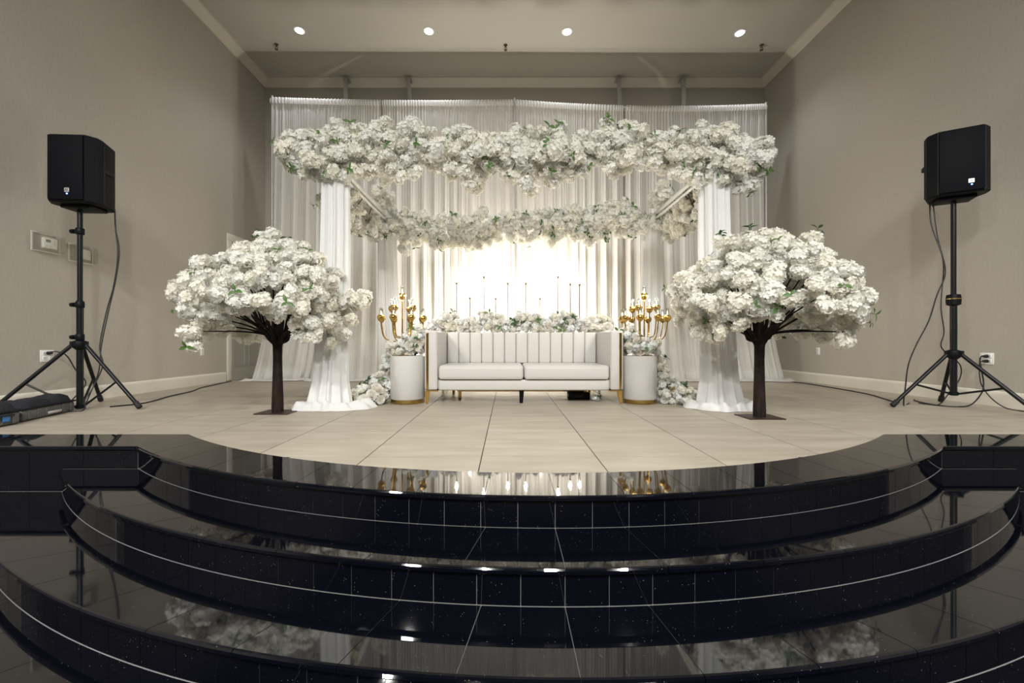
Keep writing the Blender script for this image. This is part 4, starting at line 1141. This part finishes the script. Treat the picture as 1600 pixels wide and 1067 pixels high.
def thermostat(lab, y, z, lcd):
    t = thing('thermostat', lab, 'thermostat', (XL, y, z), 0, 'thermostats in clear lock boxes')
    MB().rbox((0.016, 0.02, 0), (0.032, 0.125, 0.105), 0.006, 2).build('body', M['plastic_white'], t)
    if lcd: MB().box((0.033, -0.005, 0.022), (0.002, 0.042, 0.028)).build('display', M['lcd'], t, smooth=False)
    for zz in (0.022, -0.004): MB().rbox((0.034, 0.055, zz), (0.004, 0.012, 0.010), 0.002, 1).build('button', M['badge'], t)
    for yy in (-0.02, 0.02): MB().rbox((0.033, yy, -0.032), (0.003, 0.016, 0.007), 0.001, 1).build('button', M['badge'], t)
    w, h, dp = 0.235, 0.165, 0.075
    bx = MB()
    bx.box((dp, 0, 0), (0.003, w, h)); bx.box((dp / 2, -w / 2, 0), (dp, 0.004, h)); bx.box((dp / 2, w / 2, 0), (dp, 0.004, h)); bx.box((dp / 2, 0, h / 2), (dp, w, 0.004)); bx.box((dp / 2, 0, -h / 2), (dp, w, 0.004))
    bx.build('clear_cover', M['glass'], t, smooth=False)
    fr = MB()
    for yy, zz, ww, hh in ((0, h / 2 + 0.006, w + 0.03, 0.014), (0, -h / 2 - 0.006, w + 0.03, 0.014), (-w / 2 - 0.006, 0, 0.014, h), (w / 2 + 0.006, 0, 0.014, h)):
        fr.box((0.004, yy, zz), (0.008, ww, hh))
    fr.build('mount_frame', M['seam'], t, smooth=False)
    MB().box((dp * 0.5, w / 2 - 0.03, h / 2 - 0.012), (0.02, 0.03, 0.02)).build('lock', M['dull_metal'], t, smooth=False)
thermostat('white thermostat with small display in clear box, nearer the camera on the left wall', 4.17, 1.635, True)
thermostat('white thermostat in clear box on the left wall, behind the speaker pole', 4.51, 1.595, False)

# ------------------------------------------------------------------ equipment cases at the left edge
def case(lab, loc, rz, w, dp, h, tagged):
    t = thing('equipment_case', lab, 'case', loc, rz, 'open equipment cases')
    MB().rbox((0, 0, h * 0.30), (w, dp, h * 0.56), 0.022, 3).build('body', M['case_body'], t)
    MB().rbox((0, 0, h * 0.585), (w + 0.012, dp + 0.012, 0.016), 0.006, 2).build('rim', M['black'], t)
    def lump(v):
        return (v.x, v.y, v.z + (0.022 * mnoise.noise((v.x * 9, v.y * 9, 3.1)) + 0.012 * mnoise.noise((v.x * 23, v.y * 23, 1.0)) if v.z > 0 else 0))
    bm = bmesh.new(); bmesh.ops.create_grid(bm, x_segments=14, y_segments=10, size=0.5)
    mb = MB(); bm.verts.index_update()
    vs = []
    for v in bm.verts:
        x, y = v.co.x * (w - 0.01), v.co.y * (dp - 0.01)
        e = min(1, (0.5 - abs(v.co.x)) * 9, (0.5 - abs(v.co.y)) * 9)
        vs.append((x, y, h * 0.60 + (h * 0.34 + 0.030 * mnoise.noise((x * 7, y * 7, loc[0])) + 0.012 * mnoise.noise((x * 21, y * 21, 2.0))) * max(0.0, e) ** 0.4))
    mb.add(vs, [tuple(v.index for v in f.verts) for f in bm.faces]); bm.free()
    mb.build('fabric_lid', M['case_top'], t, angle=80)
    for k in range(6):
        MB().rbox((-w * 0.40 + w * 0.16 * k, -dp / 2 - 0.002, h * 0.30), (w * 0.05, 0.008, h * 0.44), 0.003, 1).build('rib', M['case_body'], t)
    MB().rbox((w * 0.05, -dp / 2 - 0.009, h * 0.22), (w * 0.26, 0.010, 0.022), 0.004, 2).build('latch_plate', M['badge'], t)
    if tagged:
        MB().rbox((w * 0.28, -dp / 2 - 0.016, h * 0.33), (0.05, 0.006, 0.045), 0.004, 1).build('luggage_tag', M['blue_tag'], t)
        MB().tube(spline([(w * 0.1, -dp / 2 - 0.01, h * 0.46), (w * 0.25, -dp / 2 - 0.03, h * 0.50), (w * 0.38, -dp / 2 - 0.01, h * 0.46)], 5), 0.010, 8).build('handle', M['rubber'], t)
case('open grey equipment case with black lining beside the left speaker stand', (-4.08, 3.575, 0), radians(106), 0.58, 0.25, 0.17, False)
case('open grey case with a blue tag at the left edge of the stage', (-3.94, 3.00, 0), radians(93), 0.54, 0.25, 0.18, True)
